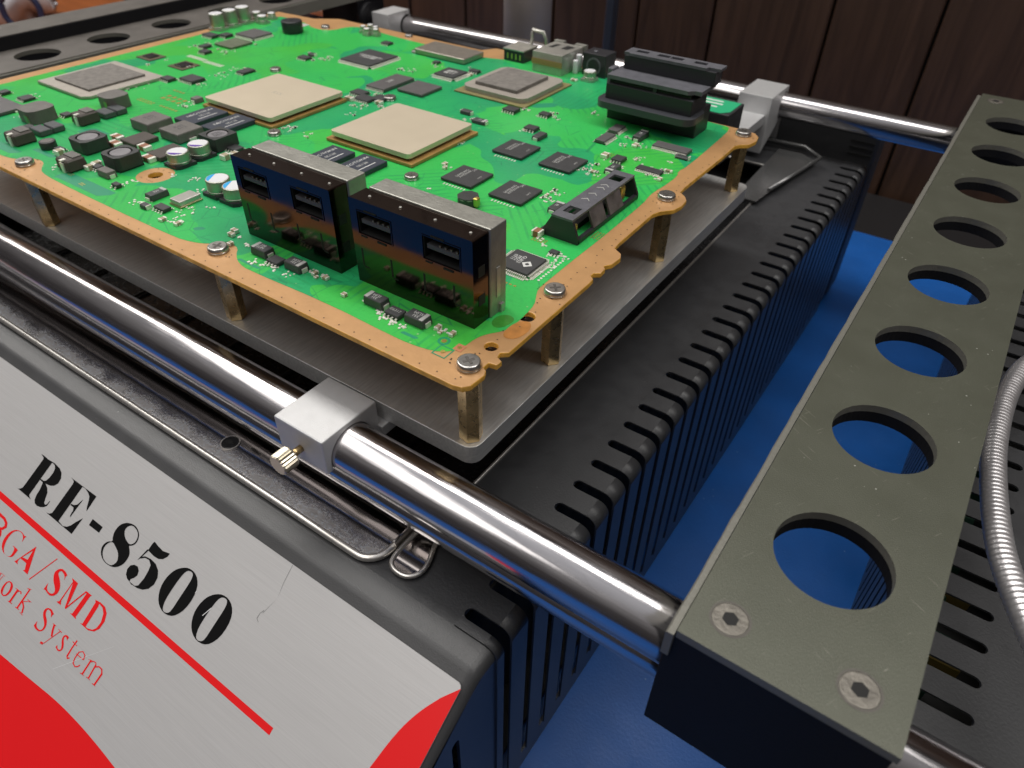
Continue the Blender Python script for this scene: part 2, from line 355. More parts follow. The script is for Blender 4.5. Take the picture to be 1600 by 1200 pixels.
# outlines of the printed letters and marks on the nameplate (x across, distance along the slope)
GL={'R':[[(-21.21,-1.91),(-21.0,-1.9),(-20.78,-1.91),(-20.56,-1.92),(-20.64,-3.1),(-20.57,-3.14),(-20.45,-3.17),(-21.3,-3.17),(-21.2,-3.16),(-21.09,-3.08),(-21.07,-3.01),(-20.99,-2.0),(-21.03,-1.95)],[(-20.81,-1.91),(-20.44,-1.88),(-20.12,-1.91),(-19.95,-1.98),(-19.83,-2.12),(-19.82,-2.29),(-19.92,-2.42),(-20.07,-2.49),(-20.3,-2.53),(-20.47,-2.55),(-20.6,-2.54),(-20.59,-2.51),(-20.43,-2.5),(-20.35,-2.45),(-20.29,-2.32),(-20.27,-2.13),(-20.3,-2.0),(-20.39,-1.93),(-20.5,-1.91),(-20.59,-1.93)],[(-20.32,-2.52),(-20.13,-2.59),(-20.0,-2.7),(-19.93,-2.89),(-19.87,-3.0),(-19.79,-3.02),(-19.74,-2.97),(-19.71,-2.84),(-19.69,-2.85),(-19.7,-3.01),(-19.79,-3.1),(-19.91,-3.16),(-20.08,-3.2),(-20.22,-3.18),(-20.31,-3.11),(-20.36,-2.96),(-20.36,-2.79),(-20.41,-2.59),(-20.44,-2.55)]],'E':[[(-19.47,-1.91),(-19.27,-1.91),(-18.12,-1.89),(-18.14,-2.4),(-18.22,-2.3),(-18.3,-2.12),(-18.37,-2.02),(-18.51,-1.95),(-18.7,-1.91),(-18.84,-1.92),(-18.92,-3.13),(-18.65,-3.16),(-18.49,-3.1),(-18.38,-3.0),(-18.28,-2.84),(-18.11,-2.62),(-18.16,-3.17),(-19.56,-3.17),(-19.43,-3.14),(-19.34,-3.07),(-19.26,-2.03),(-19.28,-1.96),(-19.34,-1.93)],[(-18.85,-2.51),(-18.72,-2.49),(-18.62,-2.42),(-18.52,-2.19),(-18.59,-2.84),(-18.63,-2.78),(-18.64,-2.62),(-18.69,-2.55),(-18.86,-2.55)]],'dash':[[(-17.75,-2.46),(-17.23,-2.46),(-17.24,-2.65),(-17.75,-2.66)]],'8':[[(-16.48,-1.93),(-16.29,-1.87),(-16.07,-1.87),(-15.87,-1.97),(-15.79,-2.11),(-15.79,-2.25),(-15.88,-2.36),(-15.98,-2.4),(-15.85,-2.49),(-15.77,-2.59),(-15.75,-2.73),(-15.79,-2.91),(-15.94,-3.07),(-16.11,-3.15),(-16.36,-3.18),(-16.57,-3.15),(-16.73,-3.07),(-16.83,-2.94),(-16.84,-2.81),(-16.75,-2.67),(-16.59,-2.6),(-16.68,-2.5),(-16.74,-2.35),(-16.72,-2.17),(-16.63,-2.03)],[(-16.39,-1.99),(-16.26,-1.9),(-16.05,-1.92),(-15.91,-1.99),(-15.83,-2.12),(-15.85,-2.27),(-15.96,-2.36),(-16.07,-2.36),(-16.26,-2.3),(-16.39,-2.2),(-16.43,-2.1)],[(-16.69,-2.67),(-16.56,-2.6),(-16.41,-2.65),(-16.21,-2.72),(-16.1,-2.82),(-16.03,-2.95),(-16.11,-3.1),(-16.22,-3.15),(-16.41,-3.16),(-16.59,-3.11),(-16.72,-2.99),(-16.77,-2.84)]],'5':[[(-15.22,-1.88),(-15.0,-1.92),(-14.78,-1.94),(-14.52,-1.88),(-14.53,-1.98),(-14.63,-2.11),(-14.77,-2.18),(-14.96,-2.2),(-15.19,-2.18),(-15.27,-2.17),(-15.25,-1.94)],[(-15.3,-2.16),(-15.24,-2.16),(-15.36,-2.47),(-15.42,-2.57)],[(-15.39,-2.45),(-15.24,-2.35),(-15.01,-2.31),(-14.76,-2.33),(-14.56,-2.43),(-14.45,-2.58),(-14.43,-2.78),(-14.52,-2.96),(-14.68,-3.08),(-14.88,-3.14),(-15.13,-3.16),(-15.38,-3.12),(-15.5,-3.05),(-15.56,-2.92),(-15.53,-2.79),(-15.42,-2.71),(-15.27,-2.69),(-15.16,-2.76),(-15.12,-2.88),(-15.18,-2.99),(-15.26,-3.07),(-15.25,-3.14),(-15.14,-3.17),(-15.01,-3.14),(-14.9,-3.07),(-14.85,-2.83),(-14.86,-2.59),(-14.9,-2.44),(-15.04,-2.36),(-15.21,-2.38),(-15.36,-2.48)]],'0':[[(-13.85,-1.95),(-13.68,-1.87),(-13.44,-1.86),(-13.23,-1.95),(-13.08,-2.13),(-13.02,-2.4),(-13.06,-2.75),(-13.21,-3.02),(-13.39,-3.15),(-13.65,-3.19),(-13.89,-3.12),(-14.06,-2.98),(-14.18,-2.74),(-14.19,-2.47),(-14.11,-2.22),(-14.0,-2.07)],[(-13.63,-1.92),(-13.48,-1.9),(-13.41,-1.98),(-13.39,-2.15),(-13.42,-2.62),(-13.44,-3.03),(-13.51,-3.13),(-13.65,-3.17),(-13.75,-3.11),(-13.81,-2.9),(-13.8,-2.53),(-13.76,-2.17),(-13.71,-2.0)]],'g':[[(-19.73,-4.08),(-19.76,-4.14),(-19.76,-4.31),(-19.81,-4.18),(-19.92,-4.1),(-20.08,-4.09),(-20.23,-4.14),(-20.35,-4.27),(-20.39,-4.49),(-20.34,-4.7),(-20.23,-4.84),(-20.08,-4.89),(-19.93,-4.86),(-19.85,-4.8),(-19.85,-4.69),(-19.87,-4.59),(-19.95,-4.54),(-20.02,-4.56),(-19.99,-4.53),(-19.71,-4.53),(-19.73,-4.57),(-19.75,-4.76),(-19.82,-4.83),(-19.99,-4.88),(-20.21,-4.88),(-20.38,-4.81),(-20.49,-4.68),(-20.52,-4.5),(-20.46,-4.3),(-20.33,-4.16),(-20.13,-4.08),(-19.95,-4.07),(-19.81,-4.11),(-19.75,-4.08)]],'a':[[(-19.13,-4.1),(-18.81,-4.86),(-19.08,-4.86),(-19.01,-4.82),(-19.11,-4.65),(-19.45,-4.66),(-19.47,-4.76),(-19.45,-4.8),(-19.39,-4.84),(-19.59,-4.84),(-19.55,-4.8)],[(-19.16,-4.25),(-19.14,-4.55),(-19.39,-4.6)]],'slash':[[(-18.13,-3.97),(-18.09,-3.96),(-18.62,-4.93),(-18.66,-4.93)]],'s':[[(-17.39,-4.12),(-17.44,-4.16),(-17.4,-4.3),(-17.46,-4.2),(-17.57,-4.15),(-17.7,-4.14),(-17.76,-4.2),(-17.75,-4.26),(-17.63,-4.32),(-17.47,-4.42),(-17.37,-4.54),(-17.35,-4.67),(-17.43,-4.8),(-17.57,-4.87),(-17.73,-4.86),(-17.86,-4.83),(-17.92,-4.86),(-17.91,-4.78),(-17.89,-4.61),(-17.86,-4.74),(-17.77,-4.81),(-17.62,-4.82),(-17.51,-4.78),(-17.48,-4.69),(-17.58,-4.6),(-17.73,-4.52),(-17.85,-4.41),(-17.91,-4.29),(-17.85,-4.17),(-17.73,-4.08),(-17.55,-4.08),(-17.44,-4.11)]],'m':[[(-17.08,-4.13),(-17.05,-4.13),(-17.08,-4.74),(-17.04,-4.8),(-17.0,-4.85),(-17.22,-4.86),(-17.13,-4.8)],[(-17.19,-4.09),(-16.88,-4.09),(-16.78,-4.57),(-16.76,-4.84),(-16.81,-4.83),(-17.05,-4.17)],[(-16.76,-4.84),(-16.8,-4.82),(-16.45,-4.1),(-16.41,-4.11)],[(-16.45,-4.1),(-16.17,-4.09),(-16.21,-4.14),(-16.27,-4.81),(-16.21,-4.85),(-16.54,-4.84),(-16.45,-4.81),(-16.39,-4.16)]],'d':[[(-15.98,-4.11),(-15.75,-4.07),(-15.52,-4.08),(-15.35,-4.18),(-15.26,-4.37),(-15.28,-4.61),(-15.4,-4.76),(-15.6,-4.84),(-16.01,-4.85),(-15.92,-4.82),(-15.92,-4.16)],[(-15.78,-4.12),(-15.6,-4.14),(-15.45,-4.24),(-15.36,-4.46),(-15.39,-4.65),(-15.49,-4.76),(-15.68,-4.82),(-15.76,-4.81),(-15.75,-4.18)]],'o2':[[(-19.27,-5.33),(-19.11,-5.34),(-19.01,-5.45),(-19.02,-5.64),(-19.13,-5.77),(-19.3,-5.79),(-19.42,-5.71),(-19.44,-5.55),(-19.38,-5.4)],[(-19.26,-5.36),(-19.16,-5.4),(-19.09,-5.55),(-19.13,-5.71),(-19.22,-5.76),(-19.3,-5.72),(-19.36,-5.57),(-19.34,-5.41)]],'S2':[[(-17.03,-5.15),(-17.07,-5.2),(-17.06,-5.3),(-17.14,-5.2),(-17.23,-5.16),(-17.34,-5.17),(-17.36,-5.23),(-17.31,-5.33),(-17.14,-5.41),(-17.05,-5.53),(-17.04,-5.65),(-17.13,-5.76),(-17.27,-5.8),(-17.4,-5.79),(-17.48,-5.76),(-17.47,-5.72),(-17.45,-5.59),(-17.41,-5.7),(-17.31,-5.75),(-17.17,-5.74),(-17.11,-5.67),(-17.12,-5.57),(-17.21,-5.49),(-17.37,-5.4),(-17.46,-5.29),(-17.42,-5.18),(-17.31,-5.12),(-17.17,-5.11),(-17.08,-5.15)]],'s2':[[(-16.06,-5.34),(-16.09,-5.37),(-16.07,-5.44),(-16.13,-5.39),(-16.2,-5.37),(-16.23,-5.41),(-16.19,-5.49),(-16.09,-5.57),(-16.04,-5.67),(-16.09,-5.77),(-16.2,-5.8),(-16.28,-5.77),(-16.32,-5.77),(-16.3,-5.68),(-16.25,-5.75),(-16.16,-5.76),(-16.1,-5.71),(-16.14,-5.63),(-16.23,-5.55),(-16.29,-5.45),(-16.26,-5.36),(-16.17,-5.32),(-16.09,-5.33)]],'row2':[[(-19.69,-5.58),(-19.64,-5.37),(-19.66,-5.37),(-19.71,-5.58)],[(-20.12,-5.39),(-19.8,-5.38),(-19.8,-5.58),(-19.76,-5.57),(-19.77,-5.36),(-20.11,-5.36)],[(-19.8,-5.35),(-19.57,-5.35),(-19.57,-5.34),(-19.79,-5.34)],[(-18.84,-5.36),(-18.86,-5.78),(-18.78,-5.77),(-18.76,-5.35)],[(-18.92,-5.38),(-18.77,-5.36),(-18.77,-5.35),(-18.91,-5.36)],[(-18.92,-5.79),(-18.7,-5.77),(-18.7,-5.75),(-18.92,-5.78)],[(-18.78,-5.44),(-18.72,-5.37),(-18.66,-5.36),(-18.61,-5.4),(-18.58,-5.37),(-18.64,-5.33),(-18.75,-5.35),(-18.82,-5.43)],[(-18.42,-5.13),(-18.46,-5.75),(-18.39,-5.75),(-18.36,-5.13)],[(-18.49,-5.16),(-18.34,-5.11),(-18.34,-5.09),(-18.5,-5.14)],[(-18.52,-5.77),(-18.32,-5.75),(-18.31,-5.73),(-18.52,-5.75)],[(-18.11,-5.36),(-18.34,-5.47),(-18.41,-5.57),(-18.39,-5.57),(-18.32,-5.48),(-18.1,-5.37)],[(-18.26,-5.38),(-18.05,-5.36),(-18.05,-5.35),(-18.26,-5.36)],[(-18.41,-5.52),(-18.25,-5.61),(-18.18,-5.76),(-18.12,-5.74),(-18.2,-5.58),(-18.36,-5.49)],[(-18.25,-5.78),(-18.08,-5.79),(-18.08,-5.77),(-18.25,-5.77)],[(-16.84,-5.36),(-16.78,-5.51),(-16.69,-5.65),(-16.62,-5.63),(-16.71,-5.49),(-16.77,-5.34)],[(-16.49,-5.37),(-16.79,-5.92),(-16.77,-5.92),(-16.46,-5.37)],[(-16.91,-5.99),(-16.79,-5.97),(-16.79,-5.91),(-16.91,-5.93)],[(-16.89,-5.36),(-16.72,-5.36),(-16.72,-5.34),(-16.88,-5.35)],[(-16.59,-5.37),(-16.4,-5.38),(-16.4,-5.36),(-16.59,-5.36)],[(-15.78,-5.24),(-15.8,-5.47),(-15.8,-5.73),(-15.72,-5.78),(-15.64,-5.72),(-15.68,-5.7),(-15.72,-5.74),(-15.74,-5.72),(-15.75,-5.47),(-15.73,-5.24)],[(-15.88,-5.35),(-15.66,-5.36),(-15.65,-5.34),(-15.87,-5.33)],[(-15.54,-5.52),(-15.18,-5.5),(-15.18,-5.48),(-15.53,-5.5)],[(-15.17,-5.48),(-15.21,-5.37),(-15.36,-5.33),(-15.49,-5.42),(-15.51,-5.61),(-15.47,-5.75),(-15.33,-5.79),(-15.22,-5.73),(-15.18,-5.65),(-15.22,-5.65),(-15.25,-5.71),(-15.33,-5.76),(-15.43,-5.73),(-15.47,-5.61),(-15.45,-5.42),(-15.36,-5.36),(-15.24,-5.39),(-15.21,-5.49)],[(-14.97,-5.36),(-14.99,-5.78),(-14.93,-5.77),(-14.92,-5.35)],[(-14.74,-5.36),(-14.72,-5.75),(-14.67,-5.74),(-14.69,-5.35)],[(-14.4,-5.41),(-14.43,-5.77),(-14.37,-5.76),(-14.34,-5.41)],[(-14.93,-5.41),(-14.83,-5.34),(-14.76,-5.33),(-14.71,-5.38),(-14.68,-5.37),(-14.74,-5.31),(-14.84,-5.32),(-14.95,-5.39)],[(-14.68,-5.42),(-14.58,-5.35),(-14.47,-5.35),(-14.38,-5.44),(-14.35,-5.41),(-14.44,-5.32),(-14.59,-5.32),(-14.71,-5.4)],[(-15.05,-5.39),(-14.9,-5.35),(-14.9,-5.34),(-15.05,-5.38)],[(-15.05,-5.8),(-14.87,-5.78),(-14.87,-5.77),(-15.05,-5.78)],[(-14.79,-5.76),(-14.61,-5.75),(-14.6,-5.74),(-14.78,-5.74)],[(-14.5,-5.78),(-14.34,-5.77),(-14.34,-5.76),(-14.49,-5.76)]],'b':[[(-21.84,-4.13),(-21.32,-4.11),(-21.32,-4.09),(-21.84,-4.11)],[(-21.7,-4.12),(-21.76,-4.83),(-21.61,-4.82),(-21.55,-4.11)],[(-21.36,-4.16),(-21.02,-4.16),(-20.86,-4.21),(-20.82,-4.28),(-20.87,-4.36),(-21.04,-4.43),(-20.98,-4.49),(-20.78,-4.4),(-20.69,-4.27),(-20.77,-4.15),(-20.98,-4.08),(-21.34,-4.07)],[(-21.26,-4.5),(-21.03,-4.49),(-20.89,-4.51),(-20.82,-4.58),(-20.85,-4.71),(-21.02,-4.8),(-21.75,-4.85),(-21.76,-4.93),(-21.01,-4.88),(-20.75,-4.74),(-20.7,-4.56),(-20.8,-4.44),(-21.0,-4.41),(-21.25,-4.42)]],'redR':[[(-5.18,-0.29),(-5.51,-0.71),(-5.83,-1.25),(-6.07,-1.91),(-6.24,-2.88),(-6.31,-3.3)]],'redL':[[(-19.1,-7.06),(-18.08,-6.98),(-16.46,-6.85),(-15.25,-6.74),(-14.17,-6.73),(-13.23,-6.77),(-12.38,-6.84),(-11.81,-6.9)]],'scratch':[[(-10.79,-0.22),(-10.76,-0.7),(-10.68,-1.11),(-10.85,-1.62),(-10.84,-1.62),(-10.68,-1.11),(-10.75,-0.7),(-10.78,-0.22)],[(-10.82,-1.86),(-10.91,-1.81),(-10.91,-1.66),(-10.84,-1.55),(-10.86,-1.55),(-10.92,-1.66),(-10.93,-1.81),(-10.83,-1.87)]],'scratch_w':[[(-15.95,-6.22),(-14.5,-4.69),(-14.51,-4.69),(-15.97,-6.22)],[(-13.96,-2.89),(-13.87,-2.57),(-13.89,-2.57),(-13.98,-2.89)],[(-13.19,-2.76),(-13.02,-2.22),(-13.05,-2.22),(-13.21,-2.76)],[(-12.45,-2.61),(-12.32,-2.32),(-12.34,-2.31),(-12.47,-2.61)]]}
# where the small parts cluster on the board: x, y, count, spread
CL=[(-32.0,12.2,10,0.35),(-33.7,13.6,6,0.21),(-26.0,10.3,6,0.17),(-31.7,13.2,8,0.25),(-33.8,19.0,5,0.12),(-33.8,20.0,3,0.09),(-31.9,20.0,5,0.09),(-31.5,16.9,14,0.49),(-31.6,17.9,8,0.28),(-31.1,18.3,5,0.2),(-30.6,18.7,6,0.2),(-29.4,18.7,6,0.19),(-29.8,20.1,10,0.34),(-30.0,21.1,8,0.29),(-32.8,22.7,12,0.44),(-34.6,22.7,8,0.25),(-34.6,22.0,6,0.25),(-34.4,23.6,6,0.26),(-32.9,24.0,6,0.45),(-35.8,24.0,5,0.26),(-27.8,16.7,8,0.21),(-27.9,17.1,5,0.16),(-28.0,24.4,8,0.24),(-28.0,25.0,6,0.18),(-23.6,25.8,8,0.24),(-24.2,25.7,6,0.18),(-22.9,27.0,4,0.12),(-21.5,27.7,4,0.15),(-22.2,21.0,12,0.37),(-22.3,21.6,10,0.27),(-22.4,22.3,8,0.27),(-21.1,21.3,8,0.21),(-21.7,20.1,6,0.21),(-22.4,17.4,8,0.19),(-22.5,17.8,6,0.15),(-21.4,17.4,6,0.19),(-20.6,18.6,5,0.15),(-20.8,19.3,3,0.07),(-16.7,19.7,4,0.14),(-16.8,20.1,4,0.12),(-16.3,20.3,4,0.12),(-15.1,22.8,5,0.15),(-14.4,22.7,3,0.1),(-15.5,24.6,6,0.16),(-15.2,24.9,8,0.21),(-14.8,24.7,6,0.16),(-17.6,22.4,5,0.15),(-16.3,24.8,4,0.11),(-13.7,26.2,6,0.21),(-11.4,21.0,10,0.23),(-11.4,21.5,10,0.23),(-10.9,20.9,8,0.18),(-11.2,18.9,10,0.21),(-11.3,18.3,8,0.17),(-11.0,18.2,6,0.12),(-12.2,24.1,8,0.2),(-12.1,24.6,8,0.2),(-11.5,24.7,6,0.15),(-11.3,23.8,5,0.14),(-10.2,23.0,8,0.19),(-9.7,22.5,8,0.23),(-9.2,22.0,8,0.18),(-9.0,22.5,6,0.14),(-9.2,23.3,5,0.12),(-10.6,24.1,6,0.19),(-11.0,22.4,8,0.19),(-10.5,21.9,6,0.14),(-21.3,10.8,6,0.16),(-21.5,10.3,6,0.12),(-20.6,12.0,8,0.16),(-19.7,10.9,10,0.24),(-19.4,10.3,8,0.15),(-19.3,11.5,4,0.1),(-18.9,12.0,3,0.08),(-19.2,10.3,6,0.15),(-22.3,12.2,4,0.09),(-21.4,12.4,8,0.17),(-22.9,11.1,6,0.13),(-23.1,10.7,5,0.12),(-16.5,10.6,4,0.07),(-15.6,10.1,6,0.11),(-15.2,10.2,8,0.09),(-14.9,10.2,8,0.1),(-14.3,10.2,6,0.1),(-13.9,10.7,4,0.07),(-13.5,10.7,5,0.07),(-11.8,10.5,2,0.05),(-11.1,10.3,6,0.08),(-10.8,10.2,8,0.11),(-10.5,10.2,8,0.1),(-10.2,10.2,5,0.08),(-9.4,10.6,4,0.08),(-9.2,10.7,4,0.06),(-17.0,10.8,4,0.09),(-9.5,13.9,6,0.11),(-9.1,14.9,8,0.11),(-9.0,15.1,8,0.15),(-9.0,15.4,8,0.13),(-8.8,14.8,8,0.11),(-9.0,14.3,10,0.14),(-9.0,13.9,6,0.1),(-9.9,15.9,4,0.08),(-9.6,15.7,5,0.07),(-8.7,15.4,5,0.09),(-15.7,18.5,3,0.09),(-15.3,18.3,3,0.09),(-14.7,16.6,3,0.08)]

# ================================================================ SETTING
ZT = -14.5
mb = MB(); mb.box(-170, 90, -60, 61.5, ZT - 3, ZT - .3)
mb.build('tabletop', mat('table_black', (.012, .011, .012), .5), kind='structure')
mb = MB(); mb.box(-150, -63, 18, 61, ZT - .29, ZT + .6, bev=.1)
mb.build('wooden_board', mat('orange_wood', (.30, .085, .02), .4, var=.25, vscale=.3, aniso=(.2, 2, 2)), None, 'orange brown wooden board at the upper left under the white bag', 'board')
mb = MB(); mb.box(-62, 40, -30, 53.5, ZT - .29, ZT, bev=.08)
mb.build('blue_mat', MAT, label='blue rubber bench mat under the whole machine', cat='mat')
wall = bpy.data.objects.new('wall', None); COL.objects.link(wall); wall['kind'] = 'structure'
bk = MB(); bk.box(-160, 120, 63.2, 64.5, -40, 90); bk.build('wall_backing', mat('wall_backing', (.006, .005, .005), .8), wall)
x = -150.0; first = None; i = 0
while x < 110:
    w = (9.2, 7.4, 10.4, 8.6, 6.8)[i % 5]; i += 1
    q = MB(); q.box(x + .11, x + w - .11, 62, 63.1, -30, 85, bev=.12, seg=1)
    q.build('plank', WOOD, wall); x += w

# ================================================================ REWORK STATION BODY
ZC = -5.2; XW = -5.0; SL = .70; CA = 1 / math.hypot(1, SL); SA = SL * CA
station = empty('rework_station', (-22, 20, ZT), 'black vented rework machine with silver sloping nameplate on the blue mat', 'machine')
def L(o): o.matrix_parent_inverse = Matrix.Translation(station.location).inverted(); return o
def sheet_slots(ys, width, x_tip, x_fold, z_top, z_low, y0, y1, rad, name, mt, parent, sgn=1, thick=.10, zlow_f=None):
    """top flange, rounded fold and side wall of one bent sheet, with slots that run over the fold"""
    mb = MB(); bm = mb.bm
    prof = [(x_tip, z_top)]
    xa = x_fold - sgn * rad
    for i in range(7):
        a = R(90 * i / 6); prof.append((xa + sgn * rad * math.sin(a), z_top - rad + rad * math.cos(a)))
    prof.append((x_fold, z_low))
    edges = [y0]
    for y in ys: edges += [y - width / 2, y + width / 2]
    edges.append(y1)
    for k in range(0, len(edges), 2):
        a, b = edges[k], edges[k + 1]
        A = [bm.verts.new((p[0], a, p[1])) for p in prof]; B = [bm.verts.new((p[0], b, p[1])) for p in prof]
        for j in range(len(prof) - 1):
            f = bm.faces.new((A[j], B[j], B[j + 1], A[j + 1])); f.smooth = (1 <= j < len(prof) - 2)
            if j == len(prof) - 2: f.material_index = 1
    # rounded tips
    for y in ys:
        n = 8; r = width / 2
        arc = [(x_tip - sgn * 0 - sgn * r * math.sin(R(180 * i / n)), y - r * math.cos(R(180 * i / n))) for i in range(n + 1)]
        xb = x_tip - sgn * r
        half = n // 2
        mb.poly([arc[:half + 1] + [(xb, y - r)]], z_top); mb.poly([arc[half:] + [(xb, y + r)]], z_top)
    r = width / 2; xb = x_tip - sgn * r
    for k in range(0, len(edges), 2):
        a, b = edges[k], edges[k + 1]
        f = bm.faces.new([bm.verts.new(v) for v in ((xb, a, z_top), (x_tip, a, z_top), (x_tip, b, z_top), (xb, b, z_top))])
    bmesh.ops.remove_doubles(bm, verts=bm.verts[:], dist=.0005)
    o = mb.build(name, mt, parent)
    md = o.modifiers.new('s', 'SOLIDIFY'); md.thickness = thick; md.offset = -1 
    return o, xb
P = 1.025
ys = [11.45 + P * k for k in range(-4, 29)]
ys = [y for y in ys if y > 7.0]
ZL = -13.5
side, xb = sheet_slots(ys, .33, -6.05, XW, ZC, ZL, 6.9, 41.2, .32, 'side_panel', [BLACK, BLACKW], station, thick=.06); L(side)
mb = MB(); mb.box(XW - .1, XW, 6.9, 41.2, ZT + .01, ZL + .001); L(mb.build('side_panel_foot', BLACKW, station))
# slots lower in the sloping front part of the wall
mb = MB()
def slope_z(y): return ZC - .05 + SL * (y - 6.1)
edges = []; yy = 6.1
fy = [11.45 - P * k for k in range(5, 14)]
loops = []
outer = [(6.898, ZT), (6.898, ZC - .32), (6.35, ZC - .32), (5.9, slope_z(5.9) - .36), (-8, slope_z(-8) - .36), (-8, ZT)]
loops.append(outer)
for y in fy:
    if y > 5.9: continue
    t = min(slope_z(y) - 1.1, ZC - 1.2)
    lo = ZT + 1.0
    if t - lo < .6: continue
    w = .14
    loops.append([(y - w, lo + w), (y - w * .7, lo + .04), (y, lo), (y + w * .7, lo + .04), (y + w, lo + w), (y + w, t - w), (y + w * .7, t - .04), (y, t), (y - w * .7, t - .04), (y - w, t - w)])
mb.slab(loops, XW - .1, XW, xf=lambda a, b, c: (c, a, b))
L(mb.build('side_panel_front', BLACKW, station))
# top deck around the heater opening
mb = MB()
OX1, OX0, OY0, OY1 = -8.55, -37.0, 9.9, 38.0
loops = [[(xb, 6.9), (xb, 41.2), (-48, 41.2), (-48, 6.9)], rrect(OX0, OX1, OY0, OY1, .5, 5)]
mb.slab(loops, ZC - .12, ZC); L(mb.build('top_deck', BLACK, station))
# narrow bent front edge: flat, fold and slope
mb = MB(); prof = [(6.9, ZC)]
for i in range(7):
    a = R(35 * i / 6); prof.append((6.35 - .35 * math.sin(a), ZC - .35 + .35 * math.cos(a)))
y_, z_ = prof[-1]; prof.append((y_ - 14 * CA, z_ - 14 * SA))
bm = mb.bm
X1 = XW - .32
A = [bm.verts.new((-60, p[0], p[1])) for p in prof]; B = [bm.verts.new((X1, p[0], p[1])) for p in prof]
side_r = []
for ang in (0, 30, 60, 90):
    nx = math.sin(R(ang)); nz = math.cos(R(ang))
    side_r.append([bm.verts.new((X1 + .32 * nx, p[0], p[1] - .32 + .32 * nz)) for p in prof])
for j in range(len(prof) - 1):
    f = bm.faces.new((A[j], B[j], B[j + 1], A[j + 1])); f.smooth = True
    for q in range(3):
        f = bm.faces.new((side_r[q][j], side_r[q + 1][j], side_r[q + 1][j + 1], side_r[q][j + 1])); f.smooth = True
bmesh.ops.remove_doubles(bm, verts=bm.verts[:], dist=.0005)
FRONT = speckle(mat('lit_black_coat', (.055, .055, .057), .40, bump=.3, bscale=26, var=.10, vscale=1), (.22, .22, .22), 2.6, .05)  # deck's black coat made paler: brighter light on the front put into the colour
L(mb.build('front_panel', FRONT, station))
# a small screw lug step in the deck behind the slope
# inner dark box
mb = MB(); mb.box(-47.5, XW - .6, 7, 41, ZT + .3, ZT + .6); mb.box(-47.5, XW - 1.6, 7.0, 41, -13, ZC - 1.3); L(mb.build('inner_chassis', DARK, station))
mb = MB()
for (a, b_, c, d) in ((OX0 + .6, OX1 - .6, OY0 + .6, OY1 - .6),): mb.box(a, b_, c, d, ZC - 1.3, ZC - 1.15)
L(mb.build('heater_glass', GLASSB, station))
mb = MB(); mb.tube([(x, y, ZC + .02) for x, y in rrect(OX0, OX1, OY0, OY1, .5, 5)], .06, 8, closed=True); L(mb.build('opening_rim', mat('dull_steel_rim', (.52, .50, .48), .32, metal=.8), station))
for k in range(9):
    mb = MB(); xk = -33 + 3 * k
    mb.box(xk, xk + .12, OY0 + .8, OY1 - .8, ZC - 1.1, ZC - 1.0); L(mb.build('heater_rib', mat('rib', (.05, .05, .05), .4, metal=.7) if k == 0 else bpy.data.materials['rib'], station))
for sx_, sy_ in ((-10.3, 10.35), (-9.35, 10.4)):
    mb = MB(); mb.cyl(sx_, sy_, ZC - 1.14, ZC - .9, .08, 12); L(mb.build('stud', NICKEL, station))
# rear raised housing
mb = MB(); mb.box(-48, -4.95, 42.2, 44.6, ZT + .5, -3.75, bev=.2, seg=3)
L(mb.build('rear_housing', BLACK, station))
for k in range(3):
    mb = MB(); mb.box(-6.4, -5.15, 42.185, 42.21, -4.4 - k * .35, -4.28 - k * .35); L(mb.build('vent_slot', DARK, station))
mb = MB(); mb.box(-48, -5.2, 41.2, 42.25, ZT + .5, ZC - .35); L(mb.build('housing_joint', DARK, station))
